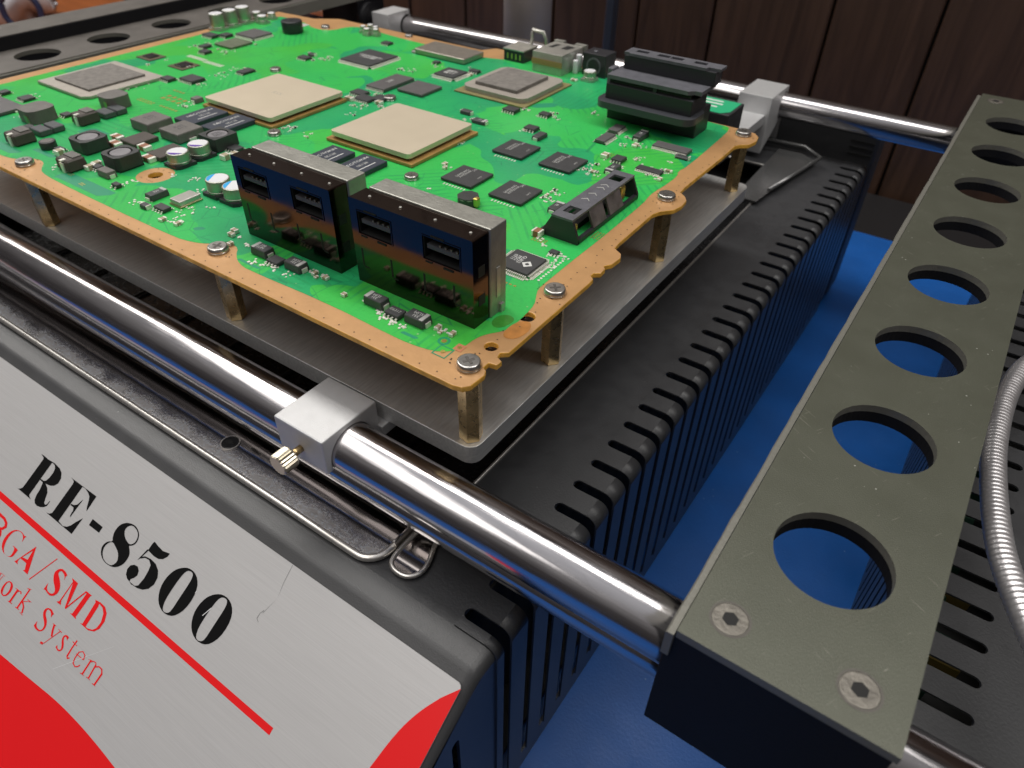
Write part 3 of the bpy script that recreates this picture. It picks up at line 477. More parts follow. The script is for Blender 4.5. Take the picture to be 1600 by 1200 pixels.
# polished trays in front of the opening
ZR = ZC + .12
def tray(x0, x1, y0, y1, rad, name, mt):
    lp = rrect(x0, x1, y0, y1, rad, 8)
    mb = MB(); mb.slab([rrect(x0 + .1, x1 - .1, y0 + .1, y1, max(rad - .1, .05), 8)], ZC + .01, ZR - .02)
    o = L(mb.build(name, mt, station))
    mb = MB(); mb.tube([(a, b, ZR) for a, b in lp], .105, 14, closed=True); r = mb.build('rolled_rim', MIRROR2, o)
    return o
MIRROR2 = mat('bright_rim', (.82, .79, .74), .30, metal=.9, rvar=.05)
SCRM = mat('scratched_steel', (.42, .42, .42), .12, metal=1, bump=.9, bscale=22, rvar=.10, vscale=6)
def scratch_tray():
    M = mat('scuffed_mirror', (.44, .42, .41), .10, metal=1)
    nt = M.node_tree; N = nt.nodes; Lk = nt.links; b = N['Principled BSDF']
    tc = N.new('ShaderNodeTexCoord'); n = N.new('ShaderNodeTexNoise'); n.inputs['Scale'].default_value = 13; n.inputs['Detail'].default_value = 8; n.inputs['Roughness'].default_value = .8; Lk.new(tc.outputs['Object'], n.inputs[0])
    sp = N.new('ShaderNodeSeparateXYZ'); Lk.new(tc.outputs['Object'], sp.inputs[0])
    r = N.new('ShaderNodeMapRange'); r.inputs[1].default_value = 7.75; r.inputs[2].default_value = 7.3; r.inputs[3].default_value = 0; r.inputs[4].default_value = 1; Lk.new(sp.outputs['Y'], r.inputs[0])
    n2 = N.new('ShaderNodeTexNoise'); n2.inputs['Scale'].default_value = 1.1; Lk.new(tc.outputs['Object'], n2.inputs[0])
    mu = N.new('ShaderNodeMath'); mu.operation = 'MULTIPLY'; Lk.new(r.outputs[0], mu.inputs[0]); Lk.new(n2.outputs[0], mu.inputs[1])
    rr = N.new('ShaderNodeMapRange'); rr.inputs[3].default_value = .07; rr.inputs[4].default_value = .55; Lk.new(mu.outputs[0], rr.inputs[0]); Lk.new(rr.outputs[0], b.inputs['Roughness'])
    u = N.new('ShaderNodeBump'); u.inputs['Distance'].default_value = .05; Lk.new(mu.outputs[0], u.inputs['Strength']); Lk.new(n.outputs[0], u.inputs['Height']); Lk.new(u.outputs[0], b.inputs['Normal'])
    g = N.new('ShaderNodeMath'); g.operation = 'GREATER_THAN'; g.inputs[1].default_value = .535; Lk.new(n.outputs[0], g.inputs[0])
    m3 = N.new('ShaderNodeMath'); m3.operation = 'MULTIPLY'; Lk.new(g.outputs[0], m3.inputs[0]); Lk.new(mu.outputs[0], m3.inputs[1])
    m4 = N.new('ShaderNodeMath'); m4.operation = 'MULTIPLY'; m4.use_clamp = True; m4.inputs[1].default_value = 1.5; Lk.new(m3.outputs[0], m4.inputs[0])
    mx = N.new('ShaderNodeMix'); mx.data_type = 'RGBA'; mx.inputs[6].default_value = (.44, .42, .41, 1); mx.inputs[7].default_value = (.50, .53, .58, 1); Lk.new(m4.outputs[0], mx.inputs[0]); Lk.new(mx.outputs[2], b.inputs['Base Color'])
    iv = N.new('ShaderNodeMath'); iv.operation = 'SUBTRACT'; iv.inputs[0].default_value = 1; Lk.new(m4.outputs[0], iv.inputs[1]); Lk.new(iv.outputs[0], b.inputs['Metallic'])
    return M
TRAYM = scratch_tray()
t1 = tray(-46, -8.90, 6.98, 9.3, .62, 'polished_tray', TRAYM)
mb = MB(); mb.box(-8.86, -8.80, 7.7, 9.2, ZC + .01, -4.78, bev=.02); mb.build('end_flange', MIRROR, t1)
p2 = smooth([(-8.72, 9.1), (-8.72, 7.5), (-8.5, 7.18), (-7.95, 7.2), (-7.72, 7.65), (-8.1, 8.5), (-8.2, 9.1)], 2)
mb = MB(); mb.slab([p2], ZC + .01, ZR - .01); t2 = L(mb.build('polished_tray', MIRROR, station))
mb = MB(); mb.tube([(a, b, ZR - .01) for a, b in p2], .07, 10, closed=True); mb.build('rolled_rim', MIRROR2, t2)
sc = MB(); sc.cyl(-15.5, 7.72, ZR - .02, ZR + .03, .26, 24, bev=.02); so = sc.build('countersunk_screw', mat('black_screw', (.03, .03, .03), .3, metal=.6), t1)
sc = MB(); sc.slab([circle(-15.5, 7.72, .30, 32), circle(-15.5, 7.72, .262, 32)], ZR - .015, ZR + .012); sc.build('screw_seat', MIRROR2, so)
sc = MB(); sc.cyl(-15.5, 7.72, ZR + .031, ZR + .036, .11, 6); sc.build('hex_socket', DARK, so)

# ---------------- nameplate on the slope
def SP(x, s, h=0):  # point on the slope: x across, s along (negative = downhill), h off the surface
    return (x, 6.1 + s * CA - h * SA, -5.25 + s * SA + h * CA)
mb = MB(); pl = [(-60, -9.5), (-5.19, -9.5), (-5.19, -.32), (-5.23, -.25), (-5.30, -.21), (-60, -.21)]
mb.slab([pl], 0, .035, xf=lambda a, b, c: SP(a, b, c))
plate = L(mb.build('nameplate', PLATE, station))
mb = MB(); redR = GL['redR'][0]
mb.poly([[(-5.191, -.30)] + [(max(-60, a), b) for a, b in smooth_open(redR[1:], 2)] + [(-6.3, -9.4), (-5.191, -9.4)]], .039, xf=lambda a, b, c: SP(a, b, c)); mb.build('red_corner', RED, plate)
mb = MB(); redL = GL['redL'][0]
mb.poly([[(-58, -6.9)] + smooth_open(redL, 2) + [(redL[-1][0] + .8, redL[-1][1] - 1.2), (redL[-1][0] + 1.2, -9.4), (-58, -9.4)]], .039, xf=lambda a, b, c: SP(a, b, c)); mb.build('red_swoosh', RED, plate)
mb = MB(); mb.poly([[(-58, -3.57), (-58, -3.765), (-8.92, -3.765), (-8.92, -3.58)]], .039, xf=lambda a, b, c: SP(a, b, c)); mb.build('red_line', RED, plate)
cnt = [0]; SM = {'0': 1, '8': 1, 'o2': 2, 's': 1, 'S2': 1, 's2': 1, 'g': 1}
def glyph(keys, name, mt, dx=0, holes=()):
    mb = MB()
    for key in keys:
        polys = GL[key]; groups = []
        if key in holes: groups = [polys]
        else: groups = [[p] for p in polys]
        if key in SM: groups = [[smooth(lp, SM[key]) for lp in g] for g in groups]
        for g in groups:
            cnt[0] += 1; h = .040 + .0003 * (cnt[0] % 12)
            try: mb.poly([[(a + dx, b) for a, b in lp] for lp in g], h, xf=lambda a, b, c: SP(a, b, c))
            except Exception as e: print('glyph', key, e)
    return mb.build(name, mt, plate)
glyph(['R'], 'letter', INK); glyph(['E'], 'letter', INK); glyph(['dash'], 'letter', INK); glyph(['8'], 'letter', INK, holes=('8',)); glyph(['5'], 'letter', INK)
glyph(['0'], 'letter', INK, holes=('0',)); glyph(['0'], 'letter', INK, dx=1.44, holes=('0',))
for k in ('b', 'g', 'a', 'slash', 's', 'm', 'd'): glyph([k], 'letter', RED, holes=('a', 'd'))
for k in ('o2', 'S2', 's2'): glyph([k], 'small_letter', RED, holes=('o2',))
r2 = GL['row2']
for i, (a, b) in enumerate(((0, 3), (3, 7), (7, 14), (14, 19), (19, 21), (21, 23), (23, 32))): GL['q%d' % i] = r2[a:b]; glyph(['q%d' % i], 'small_letter', RED)
glyph(['scratch'], 'scratch', SCR); glyph(['scratch_w'], 'scratch', SCRW)

# ---------------- second unit on the right, seen past the bar
unit = empty('controller_unit', (15, 20, ZT), 'black vented machine housing behind the drilled bar at the right edge', 'machine')
def LU(o): o.matrix_parent_inverse = Matrix.Translation(unit.location).inverted(); return o
ys2 = [.35 + 1.02 * k for k in range(0, 42)]
s2, xb2 = sheet_slots(ys2, .31, 4.3, 2.4, ZC, ZL, -.5, 43.5, .32, 'side_panel', [BLACK, BLACKW], unit, sgn=-1, thick=.06); LU(s2)
mb = MB(); mb.box(2.4, 2.5, -.5, 43.5, ZT + .01, ZL + .001); LU(mb.build('side_panel_foot', BLACKW, unit))
mb = MB(); mb.box(xb2, 34, -.5, 43.5, ZC - .12, ZC); LU(mb.build('top_deck', BLACK, unit))
mb = MB(); mb.box(3.2, 33, 0, 43, ZT + .3, -7.2); LU(mb.build('inner_chassis', DARK, unit))
mb = MB()
for k in range(16):
    y = 4 + 1.5 * k + random.uniform(-.3, .3); mb.box(3.4, 3.4 + random.uniform(.3, .9), y, y + random.uniform(.2, .7), -7.2, -6.6 + random.uniform(-.3, .3))
[LU(o) for o in split_build(mb, 'inner_component', PCBG, unit)]
mb = MB()
for y, w in ((9.3, .8), (13.6, .3), (16.2, .3)): mb.box(3.2, 4.3, y, y + w, -7.2, -6.3)
[LU(o) for o in split_build(mb, 'inner_component', YEL, unit)]

# ================================================================ RODS
def rod(y, z, r, x0, x1, label):
    mb = MB(); mb.tube([(x0, y, z), (x0 + .1, y, z), (x1 - .1, y, z), (x1, y, z)], [r - .1, r, r, r - .1], 64)
    return mb.build('steel_rod', CHROME, None, label, 'rod', 'steel rods carrying the board holder')
rod(8.36, -2.93, .70, -50, 6.5, 'thick polished steel rod in the foreground that carries the silver clamp')
rod(8.50, -4.16, .50, -50, 6.5, 'thinner polished rod just under the foreground rod')
rod(41.1, -2.93, .66, -50, 6.5, 'polished steel rod at the back behind the circuit board')

# ================================================================ DRILLED BARS
BARSCREW = mat('dull_socket_steel', (.20, .185, .16), .42, metal=.6, bump=.5, bscale=12, var=.25, vscale=3)
def bar(x0, x1, label, mirror=False):
    cx = (x0 + x1) / 2
    e = empty('support_bar', (cx, 25, -1), label, 'bar', 'drilled support bars')
    def Lb(o): o.matrix_parent_inverse = Matrix.Translation(e.location).inverted(); return o
    hc = x0 + 1.98 if not mirror else x1 - 1.95
    sgn = -1 if not mirror else 1
    holes = [(hc, 10.36 + 4.04 * k) for k in range(8)]
    px0, px1 = (x0 + .17, x1) if not mirror else (x0, x1 - .17)
    mb = MB(); o_ = [(px0, 7.2), (px1, 7.2), (px1, 42.8), (px0, 42.8)]
    mb.slab([o_] + [circle(a, b, 1.12, 48) for a, b in holes], -1.20, -1.0, side=1)
    Lb(mb.build('top_plate', [OLIVEB if mirror else OLIVE, OLIVEW], e))
    mb = MB(); mb.slab([[(px0 + .12, 9.0), (px1 - .08, 9.0), (px1 - .08, 41), (px0 + .12, 41)]] + [circle(a, b, 1.125, 48) for a, b in holes], -1.52, -1.202)
    Lb(mb.build('inner_channel', BLKAN, e))
    # thin side strip a little lower than the plate, with an uneven worn edge
    sx = x0 if not mirror else x1 - .17
    mb = MB(); n = 70
    bm = mb.bm; rows = []
    for i in range(n + 1):
        y = 7.12 + (42.6 - 7.12) * i / n; j = random.uniform(-.012, .012)
        rows.append([bm.verts.new(v) for v in ((sx + j, y, -1.75), (sx + j, y, -1.09), (sx + .03 + j, y, -1.06), (sx + .15, y, -1.06), (sx + .15, y, -1.75))])
    for a, b in zip(rows[:-1], rows[1:]):
        for k in range(4): bm.faces.new((a[k], a[k + 1], b[k + 1], b[k]))
    bm.faces.new(rows[0]); bm.faces.new(rows[-1][::-1])
    Lb(mb.build('side_strip', OLIVEW, e))
    for y0_ in ((7.12, 9.2), (40.1, 42.9)):
        mb = MB(); mb.box(x0 + .02, x1 - .05, y0_[0] + .1, y0_[1], -4.45, -1.203, bev=.03); Lb(mb.build('end_block', BLKAN, e))
    for (a, b) in ((hc - 1.13, 7.95), (hc + 1.10, 7.95), (hc - 1.13, 41.9), (hc + 1.1, 41.9)):
        mb = MB(); mb.cyl(a, b, -1.03, -.985, .33, 32, bev=.02)
        s_ = Lb(mb.build('socket_screw', BARSCREW, e))
        mb = MB(); mb.cyl(a, b, -1.0, -.975, .40, 32); mb.bm.free(); mb = MB(); mb.slab([circle(a, b, .37, 32), circle(a, b, .335, 32)], -.998, -.994); mb.build('screw_seat', STEELD, s_)
        mb = MB(); mb.cyl(a, b, -.984, -.980, .15, 6); mb.build('hex_socket', DARK, s_)
    return e, Lb
bar_r, Lb = bar(-1.46, 2.43, 'olive grey drilled support bar in the right foreground with round holes')
mb = MB(); mb.cyl(.25, 7.9, -5.0, -4.46, .22, 20, bev=.05); Lb(mb.build('thumb_screw', BRASS, bar_r))
bar_l, Lb2 = bar(-45.2, -41.3, 'grey drilled support bar behind the left edge of the circuit board', True)
mb = MB(); mb.box(-47.6, -45.22, 6, 42.8, -2.0, -.36, bev=.02); rl = Lb2(mb.build('raised_rail', BLKAN, bar_l))  # shading of the upright face put into the colour, only the top stays grey
mb = MB(); mb.box(-47.6, -45.24, 6, 42.8, -.358, -.30, bev=.02); mb.build('rail_lit_top', OLIVEB, rl)
mb = MB(); mb.tube([(-41.5, 41.1, -2.93), (-40.9, 41.1, -2.93)], 1.0, 32); Lb2(mb.build('rod_collar', BLKAN, bar_l))

# ================================================================ CLAMPS
def clamp(x0, x1, y0, y1, zt, zb, yr, zr, front, label, arm=None, knob=True):
    e = empty('rod_clamp', ((x0 + x1) / 2, yr, zb), label, 'clamp', 'aluminium clamps on the rods')
    def Lc(o): o.matrix_parent_inverse = Matrix.Translation(e.location).inverted(); return o
    # block profile in YZ with the round groove for the rod
    rr = .715
    pts = [(y0, zb), (y0, zt), (y1, zt), (y1, zb)]
    if zb < zr:
        a0 = math.asin(max(-1, (zb - zr) / rr)); 
        arc = []
        for i in range(25):
            a = a0 + (math.pi - 2 * a0) * i / 24
            arc.append((yr + rr * math.cos(a), zr + rr * math.sin(a)))
        pts = pts[:4] + arc[:]
    mb = MB(); mb.slab([pts], x0, x1, xf=lambda a, b, c: (c, a, b))
    bmesh.ops.remove_doubles(mb.bm, verts=mb.bm.verts[:], dist=.0005)
    o = Lc(mb.build('clamp_block', ALUC, e))
    md = o.modifiers.new('b', 'BEVEL'); md.width = .05; md.segments = 2; md.limit_method = 'ANGLE'; md.angle_limit = R(60)
    if arm:
        mb = MB(); mb.box(*arm, bev=.03); Lc(mb.build('support_arm', ALUC, e))
    if knob:
        kx, kz = (x0 + x1) / 2 + .0, zt - .66
        mb = MB(); d = front
        mb.tube([(kx, (y0 if d < 0 else y1), kz), (kx, (y0 if d < 0 else y1) + d * .36, kz)], .10, 16)
        kn = Lc(mb.build('thumb_screw', BRASS, e))
        mb = MB(); yb = (y0 if d < 0 else y1) + d * .32; n = 40; bm = mb.bm
        rings = []
        for (yy, sc_) in ((yb, .92), (yb + d * .04, 1), (yb + d * .42, 1), (yb + d * .46, .9)):
            rings.append([bm.verts.new((kx + .30 * sc_ * (1 if q % 2 else .9) * math.cos(q * 2 * math.pi / n), yy, kz + .30 * sc_ * (1 if q % 2 else .9) * math.sin(q * 2 * math.pi / n))) for q in range(n)])
        for a, b in zip(rings[:-1], rings[1:]):
            for q in range(n): bm.faces.new((a[q], a[(q + 1) % n], b[(q + 1) % n], b[q]))
        bm.faces.new(rings[0]); bm.faces.new(rings[-1])
        mb.build('knurled_knob', mat('nickel_knob', (.66, .60, .48), .3, metal=.95), kn)
    return e
clamp(-12.36, -10.62, 7.45, 9.38, -2.05, -3.18, 8.36, -2.93, -1, 'silver clamp block with knurled thumb screw on the foreground rod', arm=(-12.3, -10.45, 9.30, 9.95, -3.2, -2.84))
clamp(-12.0, -10.2, 38.7, 41.4, -1.95, -4.9, 41.1, -2.93, -1, 'silver clamp on the rear rod at the right corner of the board', arm=(-11.9, -10.4, 27.6, 38.72, -3.4, -2.86), knob=False)
clamp(-39.0, -37.5, 39.2, 41.4, -1.95, -3.6, 41.1, -2.93, -1, 'silver clamp on the rear rod near its far left end', arm=(-39.1, -37.6, 28, 38.42, -3.4, -2.86), knob=False)

# ================================================================ JIG FRAME PLATE AND STANDOFFS
mb = MB()
mb.slab([rrect(-38, -7.58, 9.55, 28.45, .35, 6), rrect(-35.6, -9.75, 11.6, 26.4, .15, 3)], -2.82, -2.25)
jp = mb.build('jig_plate', ALUD, None, 'silver aluminium frame plate under the circuit board on the clamps', 'plate')
md = jp.modifiers.new('b', 'BEVEL'); md.width = .04; md.segments = 2; md.limit_method = 'ANGLE'; md.angle_limit = R(60)
so_lab = {0: 'brass hex standoff under the near corner of the board', 1: 'second brass hex standoff from the near corner along the right edge', 2: 'third brass hex standoff along the right edge of the board', 3: 'brass hex standoff under the far right corner lug', 4: 'brass hex standoff under the middle of the front edge', 5: 'brass hex standoff at the left of the front edge'}
SO = [(-7.95, 9.95), (-7.99, 13.73), (-8.06, 20.69), (-8.06, 27.58), (-16.91, 9.93), (-27.12, 9.8)]
base = None
for i, (x, y) in enumerate(SO):
    if base is None:
        mb = MB(); mb.cyl(0, 0, 0, 2.08, .30, 6, bev=.03, phase=R(20)); base = mb.build('brass_standoff', BRASS)
        for f in base.data.polygons: f.use_smooth = False
        o = base
    else: o = base.copy(); COL.objects.link(o)
    o.location = (x, y, -2.245); tag(o, so_lab[i], 'standoff', 'brass standoffs holding the board')
# clear plastic / metal guard corner beyond the plate
mb = MB()
mb.tube([(-8.2, 34.5, -4.9), (-7.2, 39.6, -4.7), (-8.3, 40.4, -4.6), (-10.6, 40.2, -4.6)], .10, 10)
mb.slab([[(-9.4, 33), (-8.3, 33), (-8.0, 36), (-7.4, 39.6), (-8.3, 40.3), (-9.6, 40.2)]], -5.0, -4.95)
mb.build('steel_guard', mat('guard_steel', (.13, .13, .13), .22, metal=.6, rvar=.05), None, 'shiny bent steel guard behind the far right corner of the plate', 'guard')

# ================================================================ CIRCUIT BOARD
board = bpy.data.objects.new('circuit_board', None); COL.objects.link(board); board.location = (0, 0, 0)
tag(board, 'green circuit board with tan border populated with chips, held on brass standoffs', 'circuit board')
OUT = [(-37.0, 9.2), (-7.85, 9.2), (-7.62, 9.26), (-7.5, 9.42), (-7.47, 9.9), (-7.54, 10.05), (-7.66, 10.12), (-7.66, 10.32), (-7.45, 10.36), (-7.45, 10.55), (-7.62, 10.62), (-7.66, 10.78), (-7.5, 10.92),
 (-7.5, 12), (-7.5, 14.7), (-7.52, 14.95), (-7.66, 15.06), (-7.66, 15.22), (-7.5, 15.34), (-7.52, 15.62), (-7.62, 15.72), (-7.48, 15.95), (-7.45, 16.4), (-7.56, 16.62), (-7.86, 16.8), (-7.9, 17.2), (-7.92, 19.4), (-7.82, 19.7), (-7.5, 20.1), (-7.42, 20.5), (-7.46, 20.95), (-7.62, 21.2), (-7.88, 21.4), (-7.92, 21.8),
 (-7.88, 25.2), (-7.9, 26.3), (-7.8, 26.55), (-7.5, 26.8), (-7.42, 27.3), (-7.5, 27.75), (-7.75, 28.05), (-8.3, 28.15), (-12.6, 28.2), (-13.0, 28.6), (-13.0, 31.3), (-22.6, 31.3), (-23, 30.6), (-33.0, 30.6), (-33.6, 30.2), (-34.2, 29.75), (-37.0, 29.6)]
HOLES = [(-22.8, 11.91, .24), (-7.98, 12.40, .21), (-7.98, 10.86, .17)]
mb = MB(); mb.slab([OUT] + [circle(a, b, r, 20) for a, b, r in HOLES], -.16, 0, side=1)
slab = mb.build('board_panel', [TAN, EDGE], board)
md = slab.modifiers.new('b', 'BEVEL'); md.width = .025; md.segments = 2; md.limit_method = 'ANGLE'; md.angle_limit = R(70)
gf = [(-36.5, 9.68), (-28.61, 9.68), (-27.87, 9.8), (-27.55, 10.1), (-27.28, 10.28), (-26.79, 10.28), (-26.42, 9.98), (-26.04, 9.78), (-25.11, 9.70), (-22, 9.66), (-18.6, 9.68), (-17.93, 9.8), (-17.48, 10.0), (-17.2, 10.3), (-16.9, 10.40), (-16.6, 10.36), (-16.3, 10.05), (-15.9, 9.82), (-15.4, 9.74), (-12.49, 9.86), (-10.1, 9.78), (-9.54, 9.80), (-8.98, 9.90), (-8.66, 10.1), (-8.5, 10.4), (-8.47, 10.9), (-8.35, 11.2), (-8.12, 11.5), (-8.03, 11.8), (-8.05, 12.4), (-8.12, 12.95), (-8.3, 13.3), (-8.45, 13.6), (-8.47, 14.1), (-8.48, 15.65), (-8.46, 16.96), (-8.5, 19.9), (-8.58, 20.4), (-8.6, 20.9), (-8.52, 21.6), (-8.50, 22.5), (-8.66, 22.9), (-8.56, 23.4), (-8.62, 26.4), (-8.7, 27.9), (-9.0, 28.1)]
gb = [(-12.7, 28.15), (-13.1, 28.7), (-13.2, 30.6), (-14, 31.1), (-20, 31.0), (-21.5, 29.6), (-24.3, 29.55), (-27.8, 29.7), (-30.3, 30.0), (-31.2, 29.9), (-31.5, 29.3), (-31.5, 28.8), (-31.9, 28.35), (-32.8, 28.3), (-33.6, 28.7), (-34.6, 28.9), (-36.4, 28.9), (-36.5, 25.4), (-36.45, 24.2), (-36.3, 23.6), (-36.3, 13)]
mb = MB(); mb.poly([smooth_open(gf + gb, 1)] + [circle(-22.8, 11.91, .62, 36)], .006)
mb.build('solder_mask', MASK, board)
mb = MB()   # narrow green sliver of the far edge where the mask meets the tan lip
for a, b, r in ((-8.6, 15.7, .0),): pass
mb.slab([circle(-22.8, 11.91, .62, 36), circle(-22.8, 11.91, .245, 20)], .001, .004); mb.build('hole_ring', TAN, board)
# dark test circles and stains near the corner
mb = MB(); mb.poly([smooth([(-8.0, 12.15), (-7.75, 12.25), (-7.58, 11.95), (-7.62, 11.5), (-7.85, 11.3), (-8.05, 11.4), (-8.1, 11.8)], 2)], .0075); mb.build('flux_stain', STAIN, board)
mb = MB(); mb.poly([smooth([(-8.12, 12.1), (-8.16, 11.7), (-8.35, 11.5), (-8.58, 11.65), (-8.6, 12.0), (-8.38, 12.2)], 2)], .0085); mb.build('flux_stain', STAING, board)
mb = MB()
mb.slab([circle(-9.02, 10.36, .16, 20), circle(-9.02, 10.36, .10, 20)], .007, .0085)
for r0, r1, cx, cy in ((.20, .17, -8.78, 10.02),):
    q = [(cx - r0, cy - r0), (cx + r0, cy - r0), (cx + r0, cy + r0), (cx - r0, cy + r0)]; q2 = [(cx - r1, cy - r1), (cx + r1, cy - r1), (cx + r1, cy + r1), (cx - r1, cy + r1)]
    mb.slab([q, q2], .007, .0085)
split_build(mb, 'fiducial_outline', TEAL, board)
mb = MB(); mb.box(-8.67, -8.43, 10.24, 10.50, .007, .0085); mb.build('test_square', mat('copper_square', (.50, .20, .10), .4), board)
mb = MB()
for a, b, r in ((-9.02, 10.36, .07), (-8.78, 10.02, .06), (-8.55, 10.37, .06)): mb.cyl(a, b, .0086, .012, r, 12)
split_build(mb, 'test_dot', GOLD, board)
mb = MB()
for (a, b, c_, d) in ((-25.4, -22.6, 9.86, 10.35), (-16.1, -15.2, 9.92, 10.02), (-10.1, -9.6, 10.0, 10.1), (-30.6, -28.3, 9.95, 10.3), (-28.2, -26.9, 10.6, 10.8), (-16.4, -15.6, 25.2, 26.1), (-28.6, -27.4, 12.5, 13.1), (-18.6, -18.3, 10.3, 10.55)):
    mb.poly([[(a, c_), (b - (d - c_) * .6, c_), (b, c_ + (d - c_) * .6), (b, d), (a + (d - c_) * .5, d), (a, d - (d - c_) * .5)]], .0075)
split_build(mb, 'bare_laminate_patch', TEAL, board)

# via holes along the border: hundreds of pin pricks
mb = MB()
def dot(x, y, r=.022): mb.poly([circle(x, y, r, 6)], .0095)
xv = -36.5
while xv < -8.4: dot(xv, 9.36 + random.uniform(-.01, .01)); xv += .52
for cx, cy in SO[:5] + SO[5:]:
    for k in range(7):
        a = random.uniform(0, 6.28); rr = random.uniform(.42, .56)
        dx, dy = cx + rr * math.cos(a), cy + rr * math.sin(a)
        if dx < -7.56 and dy > 9.3: dot(dx, dy)
for k in range(46):
    y = 10.4 + k * .38; dot(-7.98 + random.uniform(-.15, .12), y)
for k in range(18): dot(random.uniform(-22.8 - .5, -22.8 + .5), 11.91 + random.choice((-1, 1)) * random.uniform(.36, .42), .018)
mb.build('via_holes', mat('via_dark', (.05, .025, .012), .6), board, kind='stuff')

# screws with a Phillips recess
def make_screw():
    mb = MB(); mb.cyl(0, 0, 0, .05, .30, 28); mb.cyl(0, 0, .05, .17, .31, 28, r2=.27, bev=.025)
    o = mb.build('screw', NICKEL, board)
    mb = MB(); mb.box(-.15, .15, -.035, .035, .171, .176); c = mb.build('cross_recess', STEELD, o)
    mb = MB(); mb.box(-.035, .035, -.15, .15, .1775, .181); mb.build('cross_recess', STEELD, o)
    for k in range(7):
        pass
    return o
sp = make_screw()
SC = [(x, y, 1.0) for x, y in SO] + [(-32.21, 28.73, .8), (-27.5, 30.2, .7), (-25.3, 28.2, .7), (-22.45, 16.75, .85), (-15.72, 16.88, .85), (-28.45, 22.0, .85), (-21.64, 22.3, .9), (-22.9, 29.9, .7), (-18.9, 29.0, .01)][:-1]
for i, (x, y, s_) in enumerate(SC):
    if i == 0: o = sp
    else:
        o = sp.copy(); COL.objects.link(o); o.parent = board
        for ch in list(sp.children):
            d = ch.copy(); COL.objects.link(d); d.parent = o
    o.location = (x, y, .008); o.rotation_euler = (0, 0, random.uniform(0, 1.5)); o.scale = (s_, s_, s_)

# ---------------- chips
def chip(name, x0, x1, y0, y1, h, mt, z0=.03, pins='', pitch=.1, bev=.015, label=None, pl=.10, pw=.05):
    mb = MB(); mb.box(x0, x1, y0, y1, z0, h, bev=bev, seg=1)
    o = mb.build(name, mt, board, label)
    if pins:
        mb = MB(); zz = h * .55
        def pin(px, py, dx, dy):
            w = pw / 2
            if dx: 
                mb.box(min(px, px + dx * pl * .5), max(px, px + dx * pl * .5), py - w, py + w, zz - .012, zz); mb.box(min(px + dx * pl * .4, px + dx * pl), max(px + dx * pl * .4, px + dx * pl), py - w, py + w, .008, .03)
                mb.box(min(px + dx * pl * .4, px + dx * pl * .52), max(px + dx * pl * .4, px + dx * pl * .52), py - w, py + w, .008, zz)
            else:
                mb.box(px - w, px + w, min(py, py + dy * pl * .5), max(py, py + dy * pl * .5), zz - .012, zz); mb.box(px - w, px + w, min(py + dy * pl * .4, py + dy * pl), max(py + dy * pl * .4, py + dy * pl), .008, .03)
                mb.box(px - w, px + w, min(py + dy * pl * .4, py + dy * pl * .52), max(py + dy * pl * .4, py + dy * pl * .52), .008, zz)
        for side in pins:
            if side in 'xX':
                n = int((y1 - y0 - .08) / pitch); px, d = (x0, -1) if side == 'x' else (x1, 1)
                for k in range(n + 1): pin(px, y0 + .04 + (y1 - y0 - .08) * k / max(n, 1), d, 0)
            else:
                n = int((x1 - x0 - .08) / pitch); py, d = (y0, -1) if side == 'y' else (y1, 1)
                for k in range(n + 1): pin(x0 + .04 + (x1 - x0 - .08) * k / max(n, 1), py, 0, d)
        mb.build('pin_row', SOLD, o, kind='stuff')
    return o
# the two big processors under nickel lids
def bga(x0, x1, y0, y1, h, sub, mark, mrk_size, nm):
    mb = MB(); mb.box(*sub, .02, .13, bev=.01, seg=1); s_ = mb.build(nm, SUBST, board, mark)
    mb = MB(); mb.slab([rrect(x0 + .22, x1 - .22, y0 + .22, y1 - .22, .1, 4)], .13, .24); mb.build('adhesive', DARK, s_)
    mb = MB(); mb.slab([rrect(x0, x1, y0, y1, .14, 6)], .235, h)
    l = mb.build('heat_spreader', LID, s_); md = l.modifiers.new('b', 'BEVEL'); md.width = .035; md.segments = 3; md.limit_method = 'ANGLE'; md.angle_limit = R(60)
    return s_, l
s1, l1 = bga(-27.0, -23.0, 17.1, 21.0, .40, (-27.06, -22.86, 17.0, 21.0), 'processor with a beige lid and faint scuffed marking, left of the pair', 1, 'processor')
text('RSX', .34, (-25.0, 19.2, .4005), R(-2), mat('faint_etch', (.50, .45, .36), .5, metal=.3), s1, 'etched_marking')
s2_, l2 = bga(-20.3, -16.45, 17.6, 21.3, .41, (-20.45, -16.25, 17.5, 21.35), 'processor with a clean beige lid, right of the pair', 1, 'processor')
# grey lid chip back left
mb = MB(); mb.slab([[(-35.1, 14.52), (-31.75, 14.52), (-31.45, 14.8), (-31.36, 18.2), (-35.1, 18.2)]], .02, .15); o = mb.build('graphics_chip', LIDG, board)
md = o.modifiers.new('b', 'BEVEL'); md.width = .02; md.segments = 1; md.limit_method = 'ANGLE'
mb = MB(); mb.box(-34.64, -31.99, 15.06, 17.71, .151, .24, bev=.02); mb.build('thermal_pad', PAD, o)
mb = MB(); mb.box(-35.9, -32.35, 9.9, 12.59, .03, .15, bev=.02); mb.build('flat_chip', EPOXG, board)
mb = MB(); mb.box(-20.14, -16.44, 24.76, 28.57, .02, .07); o = mb.build('bridge_chip', SUBSG, board)
mb = MB(); mb.slab([rrect(-19.98, -16.62, 25.02, 28.4, .45, 8)], .07, .27); q = mb.build('heat_spreader', LIDG, o)
md = q.modifiers.new('b', 'BEVEL'); md.width = .05; md.segments = 2; md.limit_method = 'ANGLE'
mb = MB(); mb.box(-19.5, -17.3, 25.45, 27.95, .271, .42, bev=.03); mb.build('thermal_pad', PAD, o)
